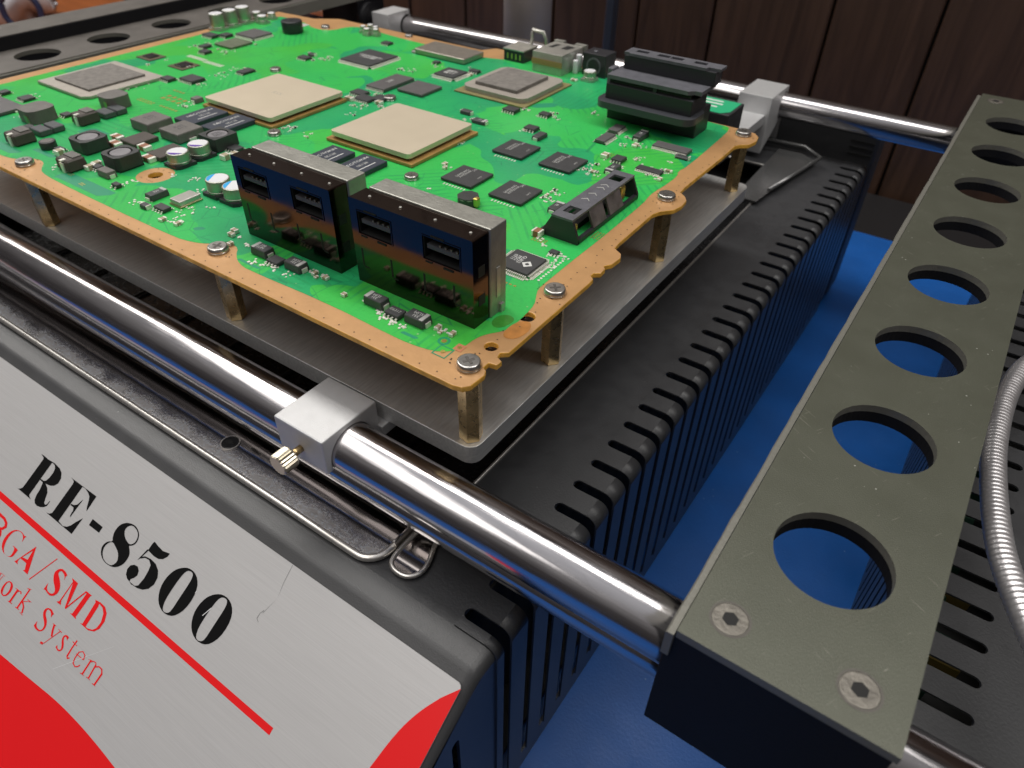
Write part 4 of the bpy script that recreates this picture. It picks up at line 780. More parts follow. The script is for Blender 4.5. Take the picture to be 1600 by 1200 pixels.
# QFPs
for (a, b, c_, d, tx, ts) in ((-27.15, -25.25, 24.85, 26.85, 'CXD9208GP\n710A48E', .26), (-22.18, -21.05, 25.85, 26.95, '88F6\n8E11', .3)):
    o = chip('driver_chip', a, b, c_, d, .16, EPOXY, pins='xXyY', pitch=.09, pw=.06, pl=.2)
    text(tx, ts, ((a + b) / 2, (c_ + d) / 2, .1615), R(0), WHITE, o)
o = chip('usb_controller_chip', -10.0, -8.98, 13.88, 14.88, .14, EPOXY, pins='xXyY', pitch=.06, pw=.036, pl=.18)
mb = MB(); cx, cy = -9.28, 14.32; mb.slab([[(cx - .17, cy), (cx, cy - .17), (cx + .17, cy), (cx, cy + .17)], circle(cx, cy, .06, 12)], .141, .143); mb.build('printed_logo', WHITE, o)
text('GL852\nMSG\n0711', .16, (-9.68, 14.45, .1415), R(-90), WHITE, o)
# TSOPs
o = chip('memory_chip', -23.45, -22.4, 22.75, 24.75, .16, EPOXG, pins='yY', pitch=.06, pw=.03); text('29F', .3, (-22.95, 23.8, .1615), R(90), GREYP, o)
o = chip('memory_chip', -22.1, -20.7, 23.25, 24.65, .14, EPOXG)
# four RAM packages, with rows of pads beside them
for k, (cx, cy, n_) in enumerate(((-14.2, 20.95, 'far left'), (-12.2, 20.97, 'far right'), (-14.2, 18.0, 'near left'), (-12.17, 17.95, 'near right'))):
    o = chip('memory_chip', cx - .65, cx + .65, cy - .64, cy + .64, .12, EPOXY)
    text('SAMSUNG\nK4Y50164', .15, (cx - .18, cy + .05, .1215), R(90), GREYP, o, sx=1)
    text('543', .15, (cx - .05, cy + .5, .1215), R(90), GREYP, o)
    text('HAG7', .09, (cx + .45, cy + .1, .1215), R(90), GREYP, o)
    mb = MB()
    for i in range(8):
        mb.box(cx - .45 + i * .12, cx - .40 + i * .12, cy + .69, cy + .80, .008, .022); mb.box(cx - .40 + i * .12, cx - .35 + i * .12, cy - .84, cy - .73, .008, .022)
    mb.build('solder_pad_row', SOLD, o, kind='stuff')
# assorted flat packages
def soic(cx, cy, w, d, h=.12, n='yY', nm='small_chip', pitch=.12, mt=None, rowpl=.09):
    return chip(nm, cx - w / 2, cx + w / 2, cy - d / 2, cy + d / 2, h, mt or EPOXY, pins=n, pitch=pitch, pl=rowpl)
soic(-20.35, 10.52, .5, .30, .14, pitch=.13); soic(-15.07, 10.45, .44, .34, .13, pitch=.12); o = soic(-10.68, 10.48, .46, .34, .15, pitch=.12)
text('G6317', .13, (-10.7, 10.50, .1515), 0, GREYP, o); soic(-9.1, 15.45, .28, .2, .10, pitch=.08)
soic(-9.45, 22.25, .95, .34, .11, pitch=.07, n='yY'); soic(-9.65, 24.5, 1.4, .5, .14, pitch=.06, n='yY', mt=EPOXG)
soic(-12.1, 23.85, .42, .9, .15, pitch=.06, n='xX', mt=EPOXG); soic(-12.2, 24.95, .42, .7, .15, pitch=.06, n='xX', mt=EPOXG)
for (a, b, w, d) in ((-30.15, 11.5, .42, .4), (-30.4, 13.15, .4, .34), (-22.95, 10.62, .3, .2), (-27.2, 11.1, .36, .26), (-24.75, 11.05, .34, .26), (-16.7, 24.2, .6, .45), (-15.3, 24.6, .45, .35), (-22.4, 14.9, .5, .42), (-29.3, 21.0, .5, .7), (-31.1, 18.2, .6, .42), (-30.2, 18.8, .9, .7), (-34.1, 22.4, .42, .5), (-33.3, 21.8, .5, .42), (-28.8, 24.1, .6, .4), (-33.5, 13.2, .55, .5), (-34.9, 13.0, .4, .4), (-22.4, 21.6, .8, .6), (-21.9, 22.0, .6, .6), (-23.1, 22.0, .7, .5), (-27.4, 28.4, .5, .4), (-35.5, 23.8, .8, .5), (-34.9, 24.3, .5, .5), (-23.3, 27.4, .3, .3), (-21.0, 27.4, .5, .3), (-10.75, 22.4, .42, .46), (-18.1, 15.2, .5, .42), (-14.9, 23.0, .5, .4)):
    soic(a, b, w, d, .12 + random.uniform(0, .04), pitch=.11)
chip('green_grey_chip', -34.07, -32.76, 22.92, 24.25, .12, EPOXN); chip('driver_chip', -34.55, -33.15, 24.62, 25.88, .18, EPOXG, pins='yX', pitch=.07, pw=.05, pl=.1)
for (a, b, c_, d) in ((-35.3, -34.2, 19.35, 20.25), (-32.9, -31.8, 19.4, 20.4)):
    mb = MB(); mb.box(a, b, c_, d, .01, .05, bev=.01, seg=1); o = mb.build('module_chip', mat('bronze_substrate', (.10, .085, .05), .4), board)
    mb = MB(); mb.box(a + .25, b - .25, c_ + .2, d - .2, .05, .1, bev=.01); mb.build('bare_die', mat('die_mirror', (.12, .12, .13), .12, metal=.8), o)
o = chip('shield_can', -25.2, -22.1, 28.0, 29.6, .28, SHIELD, bev=.03)
# tantalum / diode blocks with printed values
def diode(cx, cy, w, d, h, txt, rot, stripe=None, mt=None, clip='x'):
    x0, x1, y0, y1 = cx - w / 2, cx + w / 2, cy - d / 2, cy + d / 2
    mb = MB(); bm = mb.bm; mb.box(x0, x1, y0, y1, .02, h, bev=.018, seg=1, taper=.02); o = mb.build('tantalum_capacitor', mt or EPOXY, board)
    if stripe is not None:
        mb = MB()
        if stripe == 'x0': mb.box(x0 + .035, x0 + .15, y0 + .035, y1 - .035, h, h + .003)
        elif stripe == 'x1': mb.box(x1 - .15, x1 - .035, y0 + .035, y1 - .035, h, h + .003)
        elif stripe == 'y0': mb.box(x0 + .035, x1 - .035, y0 + .035, y0 + .14, h, h + .003)
        else: mb.box(x0 + .035, x1 - .035, y1 - .14, y1 - .035, h, h + .003)
        mb.build('polarity_stripe', GREYP, o)
    if txt: text(txt, min(w, d) * .36, (cx, cy, h + .004), rot, WHITE, o)
    mb = MB()
    if w > d: mb.box(x0 - .03, x0 + .005, cy - .09, cy + .09, .008, .14); mb.box(x1 - .005, x1 + .03, cy - .09, cy + .09, .008, .14)
    else: mb.box(cx - .09, cx + .09, y0 - .03, y0 + .005, .008, .12); mb.box(cx - .09, cx + .09, y1 - .005, y1 + .03, .008, .12)
    split_build(mb, 'solder_lug', SOLD, o)
    return o
DI = mat('tantalum_body', (.055, .057, .058), .45, bump=.3, bscale=25)
diode(-15.73, 10.55, .62, .38, .25, '330\nSUM', 0, 'x0', DI); diode(-14.37, 10.56, .62, .38, .25, '331\nSUM', R(180), 'x1', DI)
diode(-11.39, 10.56, .64, .36, .26, '331\nSUM', R(180), 'x0', DI); diode(-10.02, 10.58, .62, .40, .25, '331\nSUM', R(180), 'x1', DI)
diode(-21.25, 10.95, .36, .66, .22, '220', R(90), 'y1', DI); diode(-11.1, 24.8, .36, .8, .22, '220', R(90), 'y1', DI)
diode(-10.5, 21.5, .36, .7, .18, '220', R(90), 'y0', DI); diode(-10.5, 17.82, .36, .62, .18, '22', R(90), 'y1', DI)
diode(-24.0, 10.93, .62, .36, .24, None, 0, None, FERR); diode(-16.95, 22.4, .62, .36, .15, '22', 0, 'x1', DI); diode(-14.2, 22.5, .36, .62, .17, None, 0, None, DI)
diode(-18.0, 22.9, .5, .3, .16, None, 0, None, DI); diode(-9.0, 24.0, .5, .26, .1, None, 0, None, DI)
diode(-20.9, 10.3, .3, .26, .14, None, 0, None, DI); diode(-27.75, 17.25, .4, .4, .2, None, 0, None, FERR); diode(-28.9, 24.7, .4, .3, .12, None, 0, None, DI)
# crystal can
mb = MB(); mb.box(-20.5, -19.98, 10.9, 11.66, .05, .22, bev=.03, seg=2); o = mb.build('crystal_can', TIN, board)
mb = MB(); mb.box(-20.53, -19.95, 10.87, 11.69, .01, .07, bev=.01, seg=1); mb.build('crystal_base', mat('crystal_base', (.45, .38, .22), .3, metal=.8), o)
# navy block capacitors
for cx, cy, d_ in ((-25.9, 16.1, 1), (-24.4, 16.2, 1), (-19.05, 16.2, 1), (-17.6, 16.3, 1)):
    mb = MB(); mb.box(cx - .56, cx + .56, cy - .85, cy + .85, .02, .20, bev=.02, seg=1); o = mb.build('block_capacitor', NAVY, board)
    text('NEC/TOKIN', .21, (cx - .22, cy + .1, .2015), R(90), WHITE, o, sx=1.05); text('0E128', .2, (cx + .08, cy + .1, .2015), R(90), GREYP, o)
    mb = MB(); mb.box(cx + .30, cx + .34, cy - .4, cy + .5, .2, .2025); mb.build('printed_bar', WHITE, o)
# inductors
def round_ind(cx, cy, s_, h):
    mb = MB(); mb.slab([rrect(cx - s_, cx + s_, cy - s_, cy + s_, s_ * .62, 8)], .02, h); o = mb.build('round_inductor', FERR, board)
    md = o.modifiers.new('b', 'BEVEL'); md.width = .03; md.segments = 2; md.limit_method = 'ANGLE'
    mb = MB(); mb.box(cx + s_ * .2, cx + s_ * .62, cy - s_ - .02, cy - s_ * .8, h * .05, h * .7); mb.build('terminal', mat('dull_terminal', (.30, .27, .17), .35, metal=.8), o)
round_ind(-30.9, 12.35, .56, .5); round_ind(-29.9, 14.95, .5, .5)
def marked_ind(cx, cy, w, d, h, t):
    mb = MB(); mb.box(cx - w / 2, cx + w / 2, cy - d / 2, cy + d / 2, .02, h, bev=.05, seg=2, taper=.02); o = mb.build('moulded_inductor', FERR, board)
    text(t, .25, (cx - .02, cy, h + .002), R(90), mat('dark_print', (.055, .055, .06), .6) if 'dark_print' not in bpy.data.materials else bpy.data.materials['dark_print'], o)
    mb = MB(); mb.box(cx + w / 2 - .01, cx + w / 2 + .06, cy - .14, cy + .14, .008, .12); split_build(mb, 'terminal', SOLD, o)
marked_ind(-26.65, 14.45, 1.16, 1.1, .40, 'R45\n612'); marked_ind(-24.95, 14.55, 1.16, 1.14, .38, 'R45\n612')
def ring_ind(cx, cy, w, h, core=COREG, txt=None, body=FERD):
    a = w / 2; c_ = a * .28
    mb = MB(); pts = [(cx - a + c_, cy - a), (cx + a - c_, cy - a), (cx + a, cy - a + c_), (cx + a, cy + a - c_), (cx + a - c_, cy + a), (cx - a + c_, cy + a), (cx - a, cy + a - c_), (cx - a, cy - a + c_)]
    if txt: c_ = .04; pts = rrect(cx - a, cx + a, cy - a, cy + a, .05, 3)
    mb.slab([pts, circle(cx, cy, a * .78, 28)], .06, h); o = mb.build('ring_inductor', body, board)
    md = o.modifiers.new('b', 'BEVEL'); md.width = .02; md.segments = 2; md.limit_method = 'ANGLE'
    mb = MB(); mb.cyl(cx, cy, .06, h - (.015 if txt else .0) - .01, a * (.72 if txt else .68), 28, bev=.02); mb.build('core', core, o)
    mb = MB(); mb.cyl(cx, cy, .05, h - .09, a * .76, 24); mb.build('coil', DARK, o)
    mb = MB(); mb.box(cx - a * .9, cx + a * .9, cy - a * .9, cy + a * .9, .01, .07); mb.build('inductor_base', PLAST, o)
    if txt: text(txt, .22, (cx, cy, h - .02), R(90), bpy.data.materials['dark_print'], o)
ring_ind(-26.55, 11.9, 1.02, .48); ring_ind(-24.3, 11.75, 1.0, .52); ring_ind(-23.1, 14.8, .98, .50, txt='R36\n0635')
def ribbed_ind(cx, cy, w, d, h):
    mb = MB(); mb.box(cx - w / 2, cx + w / 2, cy - d / 2, cy + d / 2, .02, h, bev=.05, seg=1, taper=.03); o = mb.build('wound_inductor', BROWN, board)
    mb = MB(); mb.box(cx - w * .4, cx + w * .35, cy - d * .05, cy + d * .42, h, h + .04, bev=.01); mb.build('inductor_cap', FERR, o)
    mb = MB(); mb.box(cx + w * .0, cx + w * .22, cy - d / 2 - .04, cy - d / 2 + .05, .01, h - .08); mb.box(cx + w * .02, cx + w * .2, cy - d / 2 - .03, cy - d / 2 + .16, h - .04, h + .015); split_build(mb, 'terminal', SOLD, o)
ribbed_ind(-29.15, 10.75, .78, .78, .42); ribbed_ind(-29.15, 13.25, .72, .8, .42); ribbed_ind(-25.5, 10.6, .78, .7, .42)
def slot_ind(cx, cy, w, d, h):
    mb = MB(); mb.box(cx - w / 2, cx + w / 2, cy - d / 2, cy - .03, .02, h, bev=.03, seg=1); mb.box(cx - w / 2, cx + w / 2, cy + .03, cy + d / 2, .02, h, bev=.03, seg=1); mb.box(cx - w / 2 + .05, cx + w / 2 - .05, cy - .05, cy + .05, .02, h * .7)
    mb.build('split_core_inductor', mat('split_core', (.07, .075, .08), .45, bump=.2) if 'split_core' not in bpy.data.materials else bpy.data.materials['split_core'], board)
slot_ind(-29.35, 11.85, .72, .95, .24); slot_ind(-29.15, 14.3, .7, .95, .24)
mb = MB(); mb.cyl(-27.85, 11.05, .02, .28, .28, 24, bev=.03); o = mb.build('drum_inductor', FERD, board)
mb = MB(); mb.cyl(-27.85, 11.05, .281, .286, .2, 24); mb.build('core', FERR, o)
mb = MB(); mb.cyl(-13.0, 16.5, .02, .30, .36, 8, phase=R(22)); o = mb.build('wound_inductor', FERD, board)
mb = MB(); mb.tube([(-13.0 + .3 * math.cos(a), 16.5 + .3 * math.sin(a), .25) for a in [i * .3 for i in range(21)]], .05, 6, closed=True); mb.build('coil', mat('grey_coil', (.2, .19, .18), .5), o)
mb = MB(); mb.box(-12.72, -12.55, 16.35, 16.55, .05, .34, bev=.04); mb.build('terminal', GOLD, o)
for cx, cy, w, d in ((-25.75, 13.3, .86, 1.0), (-23.95, 13.2, .8, 1.1)):
    mb = MB(); mb.box(cx - w / 2, cx + w / 2, cy - d / 2, cy + d / 2, .02, .18, bev=.02, seg=1); mb.build('flat_inductor', BROWN, board)
# ceramic capacitors: body with two metal ends
def mlcc(cx, cy, w, d, h, body=MLCC, nm='ceramic_capacitor'):
    lx = w > d
    mb = MB()
    if lx: mb.box(cx - w / 2 + w * .24, cx + w / 2 - w * .24, cy - d / 2 + .005, cy + d / 2 - .005, .01, h - .004)
    else: mb.box(cx - w / 2 + .005, cx + w / 2 - .005, cy - d / 2 + d * .24, cy + d / 2 - d * .24, .01, h - .004)
    o = mb.build(nm, body, board)
    mb = MB()
    for s_ in (-1, 1):
        if lx: mb.box(cx + s_ * (w / 2 - w * .12) - w * .12, cx + s_ * (w / 2 - w * .12) + w * .12, cy - d / 2, cy + d / 2, .008, h, bev=min(w, d, h) * .08, seg=1)
        else: mb.box(cx - w / 2, cx + w / 2, cy + s_ * (d / 2 - d * .12) - d * .12, cy + s_ * (d / 2 - d * .12) + d * .12, .008, h, bev=min(w, d, h) * .08, seg=1)
    split_build(mb, 'end_cap', SOLD, o)
for (a, b, w, d, h) in ((-24.0, 12.5, .5, .28, .18), (-25.0, 13.0, .5, .3, .18), (-26.6, 12.95, .5, .3, .18), (-26.1, 12.55, .5, .3, .18), (-10.08, 16.08, .3, .28, .2), (-19.0, 13.0, .5, .28, .16)): mlcc(a, b, w, d, h, MLCB)
for (a, b, w, d, h) in ((-24.93, 10.87, .22, .3, .18), (-25.05, 11.2, .22, .3, .16), (-22.0, 14.17, .26, .32, .2), (-22.0, 14.55, .26, .28, .14), (-26.95, 10.95, .26, .3, .2), (-17.4, 10.9, .22, .16, .12), (-17.3, 10.7, .22, .14, .12), (-16.9, 10.35, .14, .16, .1), (-12.35, 10.35, .14, .14, .1), (-13.75, 10.65, .12, .2, .1), (-13.6, 10.55, .1, .12, .06), (-13.35, 10.65, .2, .14, .1), (-9.45, 10.66, .12, .2, .1), (-9.3, 10.55, .1, .12, .06), (-9.0, 10.66, .12, .2, .1),
    (-19.75, 10.1, .16, .22, .1), (-19.15, 10.2, .16, .22, .1), (-11.3, 22.4, .25, .3, .16), (-11.0, 21.0, .2, .16, .08), (-15.5, 18.4, .16, .2, .1), (-15.3, 18.15, .14, .16, .1), (-10.9, 24.0, .2, .3, .1), (-8.85, 21.8, .16, .2, .1), (-8.9, 22.6, .3, .12, .1), (-22.9, 21.2, .4, .24, .16), (-21.6, 21.6, .3, .24, .14), (-20.9, 26.9, .2, .3, .1), (-16.7, 29.2, .3, .2, .1)): mlcc(a, b, w, d, h)
# the fields of tiny resistors: the bigger ones built one by one
i_ = 0
mbp = MB()
for (cx, cy, n, sp_) in CL:
    for k in range(int(n * 1.3)):
        a = cx + random.uniform(-sp_, sp_) * 1.3; b = cy + random.uniform(-sp_, sp_) * 1.25
        if a > -8.6 or b < 9.85: continue
        s_ = random.choice((.05, .065, .08)); 
        if k % 5 == 4 and i_ < 90:
            i_ += 1; mlcc(a, b, s_ * 2.2 if k % 2 else s_ * 1.3, s_ * 1.3 if k % 2 else s_ * 2.2, .07, random.choice((MLCC, FERD, EPOXY)), 'chip_resistor')
        else:
            if k % 2: mbp.box(a - s_ * .5, a + s_ * .5, b - s_ * .4, b + s_ * .4, .007, .02 + .02 * random.random())
            else: mbp.box(a - s_ * .4, a + s_ * .4, b - s_ * .5, b + s_ * .5, .007, .02 + .02 * random.random())
# tidy pad rows beside the controller chip, long comb pads at the back
for k in range(11):
    t = k / 10; x = -8.78 + .02 * k; y = 14.0 + 1.25 * t
    mbp.cyl(-8.68, y, .007, .014, .04, 8)
    if k % 2: mbp.cyl(-8.85, y + .05, .007, .014, .025, 6)
for (x0, y0, dx, n) in ((-33.6, 20.9, .11, 12), (-32.2, 20.8, .11, 12)):
    for k in range(n): mbp.box(x0 + dx * k, x0 + dx * k + .06, y0, y0 + .28, .007, .016)
mbp.build('solder_pads', SOLD, board, kind='stuff')
mbp = MB()
for (cx, cy, nx, ny, px, py) in ((-29.4, 16.6, 4, 2, .35, .3), (-28.6, 16.0, 6, 1, .2, .2), (-30.5, 9.98, 4, 2, .12, .1), (-25.2, 10.2, 3, 2, .09, .08), (-24.2, 10.0, 3, 2, .09, .08), (-29.8, 17.5, 4, 1, .2, .2), (-8.75, 16.9, 3, 5, .1, .1), (-10.1, 15.75, 5, 3, .1, .09), (-30.0, 15.9, 6, 2, .18, .14), (-11.5, 22.6, 4, 3, .1, .1), (-9.5, 13.35, 4, 1, .14, .1)):
    for i in range(nx):
        for j in range(ny): mbp.box(cx + i * px, cx + i * px + px * .55, cy + j * py, cy + j * py + py * .6, .007, .012)
mbp.build('gold_pads', GOLD, board, kind='stuff')

# electrolytic cans
def can(cx, cy, h, r, nm='electrolytic_capacitor', top=None, base=True, stripe=None, lab=None):
    mb = MB(); mb.cyl(cx, cy, .10, h, r, 32, bev=.03); o = mb.build(nm, CANM, board, lab)
    if base:
        mb = MB(); mb.slab([[(cx - r * 1.05, cy - r * 1.05), (cx + r * .7, cy - r * 1.05), (cx + r * 1.05, cy - r * .7), (cx + r * 1.05, cy + r * 1.05), (cx - r * 1.05, cy + r * 1.05)]], .01, .12); mb.build('capacitor_base', PLAST if stripe else TIN, o)
        mb = MB(); mb.tube([(cx + (r * .99) * math.cos(a), cy + (r * .99) * math.sin(a), .19) for a in [k * .2617 for k in range(24)]], .02, 6, closed=True); mb.build('crimp_ring', CANM, o)
    mb = MB(); mb.cyl(cx, cy, h, h + .004, r - .045, 32); mb.build('top_face', CANT, o)
    if stripe:
        a0 = stripe[1]; pts = circle(cx, cy, r - .05, 40)
        sg = [(cx + (r - .05) * math.cos(a0 + t), cy + (r - .05) * math.sin(a0 + t)) for t in [(-1.0 + 2.0 * k / 14) for k in range(15)]]
        mb = MB(); mb.poly([sg], h + .006); mb.build('polarity_mark', stripe[0], o)
    return o
can(-22.84, 12.94, .50, .37, stripe=(PURPLE, R(-60)), lab='silver can with a purple mark, nearer of two'); can(-22.87, 13.80, .50, .37, stripe=(PURPLE, R(-60)), lab='silver can with a purple mark, farther of two')
can(-19.84, 12.30, .56, .38, stripe=(CYAN, R(-150)), lab='silver can with a blue mark, left one'); can(-19.02, 12.30, .54, .38, stripe=(CYAN, R(-150)), lab='silver can with a blue mark, beside the black socket')
for (a, b, h, r) in ((-36.35, 24.95, .82, .37), (-36.4, 25.85, .82, .37), (-36.45, 26.75, .82, .37), (-36.35, 27.55, .44, .25), (-35.6, 27.3, .40, .27), (-35.9, 28.2, .34, .22), (-29.85, 29.25, .37, .17), (-29.75, 29.68, .37, .17), (-29.35, 29.0, .37, .18), (-29.25, 29.55, .37, .17), (-28.9, 29.2, .37, .17), (-16.18, 29.7, .44, .29)): can(a, b, h, r)
mb = MB(); mb.cyl(-32.9, 27.05, .02, .60, .55, 32, bev=.06); o = mb.build('buzzer', PLAST, board); mb = MB(); mb.cyl(-32.9, 27.05, .601, .606, .12, 16); mb.build('sound_hole', DARK, o)
mb = MB(); mb.box(-33.9, -33.3, 28.0, 28.6, .008, .02); mb.build('paper_label', GREYP, board)

# ---------------- stacked twin sockets (tall black plated shells with a dull top)
def twin_socket(x0, x1, y0, h, depth, lab):
    e = MB(); yd = y0 + .62   # front shell
    w = (x1 - x0); prt = []
    for cx in (x0 + w * .21, x0 + w * .76): prt.append([(cx - .56, h - .92), (cx + .56, h - .92), (cx + .56, h - .30), (cx - .56, h - .30)])
    out = [(x0, 0), (x1, 0)] + [(x1 - .05 + .05 * math.sin(R(a)), h - .05 + .05 * math.cos(R(a))) for a in (90, 60, 30, 0)] + [(x0 + .05 - .05 * math.sin(R(a)), h - .05 + .05 * math.cos(R(a))) for a in (0, 30, 60, 90)]
    e.slab([out] + prt, y0, y0 + .45, xf=lambda a, b, c: (a, c, b))
    e.slab([out], y0 + .452, yd, xf=lambda a, b, c: (a, c, b))
    o = e.build('twin_socket', USBF, board, lab)
    md = None
    # rear shell with the dull tin top
    mb = MB(); mb.box(x0 + .12, x1 + .05, yd + .005, y0 + depth, .0, h + .05, bev=.03, seg=2); mb.build('rear_shell', USBT, o)
    # port mouths: frame, tongue and contacts
    w = (x1 - x0)
    for cx in (x0 + w * .21, x0 + w * .76):
        pw_, z1, z0 = .56, h - .30, h - .92
        mb = MB(); mb.slab([[(cx - pw_ + .002, z0 + .002), (cx + pw_ - .002, z0 + .002), (cx + pw_ - .002, z1 - .002), (cx - pw_ + .002, z1 - .002)], [(cx - pw_ + .03, z0 + .03), (cx + pw_ - .03, z0 + .03), (cx + pw_ - .03, z1 - .03), (cx - pw_ + .03, z1 - .03)]], y0 + .02, y0 + .44, xf=lambda a, b, c: (a, c, b)); mb.box(cx - pw_ + .004, cx + pw_ - .004, y0 + .441, y0 + .449, z0 + .004, z1 - .004); mb.build('port_liner', DARK, o)
        mb = MB(); mb.box(cx - pw_ + .10, cx + pw_ - .06, y0 + .03, y0 + .44, (z0 + z1) / 2 - .02, (z0 + z1) / 2 + .10, bev=.01); mb.build('port_tongue', mat('port_tongue', (.06, .06, .065), .4) if 'port_tongue' not in bpy.data.materials else bpy.data.materials['port_tongue'], o)
        mb = MB()
        for k in range(4): mb.box(cx - .1 + k * .17, cx - .04 + k * .17, y0 + .04, y0 + .3, (z0 + z1) / 2 + .102, (z0 + z1) / 2 + .16)
        split_build(mb, 'contact_row', mat('contact_dim', (.20, .17, .11), .35, metal=.8) if 'contact_dim' not in bpy.data.materials else bpy.data.materials['contact_dim'], o)
        mb = MB(); t_ = .022
        mb.slab([[(cx - pw_ - t_, z0 - t_), (cx + pw_ + t_, z0 - t_), (cx + pw_ + t_, z1 + t_), (cx - pw_ - t_, z1 + t_)], [(cx - pw_, z0), (cx + pw_, z0), (cx + pw_, z1), (cx - pw_, z1)]], y0 - .018, y0 - .001, xf=lambda a, b, c: (a, c, b))
        mb.build('port_frame', USBF, o)
        mb = MB(); mb.box(cx - .5, cx - .3, y0 - .015, y0, z0 - .08, z0 - .04); mb.box(cx + .05, cx + .35, y0 - .015, y0, z0 - .10, z0 - .05); mb.box(cx - .3, cx + .1, y0 - .015, y0, z1 + .03, z1 + .07); split_build(mb, 'spring_tab', DARK, o)
    # slits low on the front
    mb = MB()
    for fx in (.06, .32, .60, .84):
        xx = x0 + w * fx; mb.box(xx, xx + .06, y0 - .003, y0 + .02, .55, 1.05); mb.box(xx + .06, xx + .22, y0 - .003, y0 + .02, .50, .55)
    split_build(mb, 'stamped_slit', DARK, o)
    # bright bumps on the top strip
    for fx in (.12, .38, .66, .93):
        mb = MB(); mb.cyl(x0 + w * fx, y0 + .3, h, h + .03, .05, 10, r2=.03); mb.build('top_bump', TIN, o)
    for zc_ in (.7, 1.5):
        mb = MB(); xx = x1 + .052; mb.box(x1 - .002, x1 + .01, y0 + .2, y0 + .45, zc_ - .14, zc_ + .14); mb.build('side_latch', DARK, o)
    mb = MB(); mb.box(x1 + .05, x1 + .075, y0 + .85, y0 + 1.0, .5, 1.35, bev=.01); mb.box(x1 + .04, x1 + .12, y0 + .98, y0 + 1.12, -.02, .25); split_build(mb, 'spring_clip', TIN, o)
    return o
twin_socket(-17.0, -13.2, 11.10, 2.42, 1.28, 'left tall black socket block')
twin_socket(-12.6, -8.72, 11.17, 2.42, 1.28, 'right tall black socket block near the board corner')

# ---------------- slanted slot connector at the right edge
def slot_conn():
    xa0, xa1 = -10.12, -8.80; xt0, xt1 = -9.74, -9.02; y0, y1, h = 16.25, 20.1, .68
    mb = MB(); bm = mb.bm
    def V(*p): return bm.verts.new(p)
    t = .09
    # end walls (trapezoids), thin; bottom rails; top plate with windows
    for ya, yb in ((y0, y0 + t), (y1 - t, y1)):
        mb.slab([[(xa0, .01), (xa1, .01), (xa1 + .0, .18), (xt1, h), (xt0, h)]], ya, yb, xf=lambda a, b, c: (a, c, b))
    mb.box(xa1 - .14, xa1, y0 + .02, y1 - .02, .01, .16, bev=.01, seg=1); mb.box(xa0, xa0 + .14, y0 + .02, y1 - .02, .01, .16)
    o = mb.build('slot_connector', PLAST, board)
    mb = MB(); w1 = [(xt0 + .16, y0 + .35), (xt1 - .14, y0 + .35), (xt1 - .14, y0 + .78), (xt0 + .16, y0 + .78)]; w2 = [(a, b + 2.75) for a, b in w1]
    mb.slab([[(xt0, y0 - .01), (xt1, y0 - .01), (xt1, y1 + .01), (xt0, y1 + .01)], w1, w2], h, h + .07); mb.build('top_plate', PLASTG, o)
    mb = MB()
    for k, yy in enumerate((1.35, 1.8, 2.3, 2.55)):
        mb.tube([(xt0 + .2, y0 + yy, h + .072), (xt0 + .36, y0 + yy + .12, h + .072), (xt0 + .5, y0 + yy - .02, h + .072)], .018, 6)
    split_build(mb, 'embossed_mark', GREYP, o)
    DIRT = mat('dusty_plastic', (.10, .085, .085), .6, bump=.8, bscale=5, var=.5, vscale=2)
    for ya, yb in ((.95, 1.75), (2.0, 2.85)):
        mb = MB(); mb.slab([[(xa1 - .05, .08), (xa1 - .01, .17), (xt1 - .01, h - .01), (xt1 - .08, h - .02)]], y0 + ya, y0 + yb, xf=lambda a, b, c: (a, c, b)); mb.build('side_flap', DIRT, o)
    mb = MB(); mb.box(xa0 + .3, xa1 - .5, y0 + .3, y1 - .3, .01, .2); mb.build('inner_contacts', DARK, o)
    mb = MB(); mb.box(xa1 - .32, xa1 - .22, y0 + .15, y0 + .35, .1, .5, bev=.04); mb.box(xa1 - .40, xa1 - .25, y1 - .75, y1 - .45, .1, .58, bev=.06); split_build(mb, 'contact_spring', GOLD, o)
slot_conn()

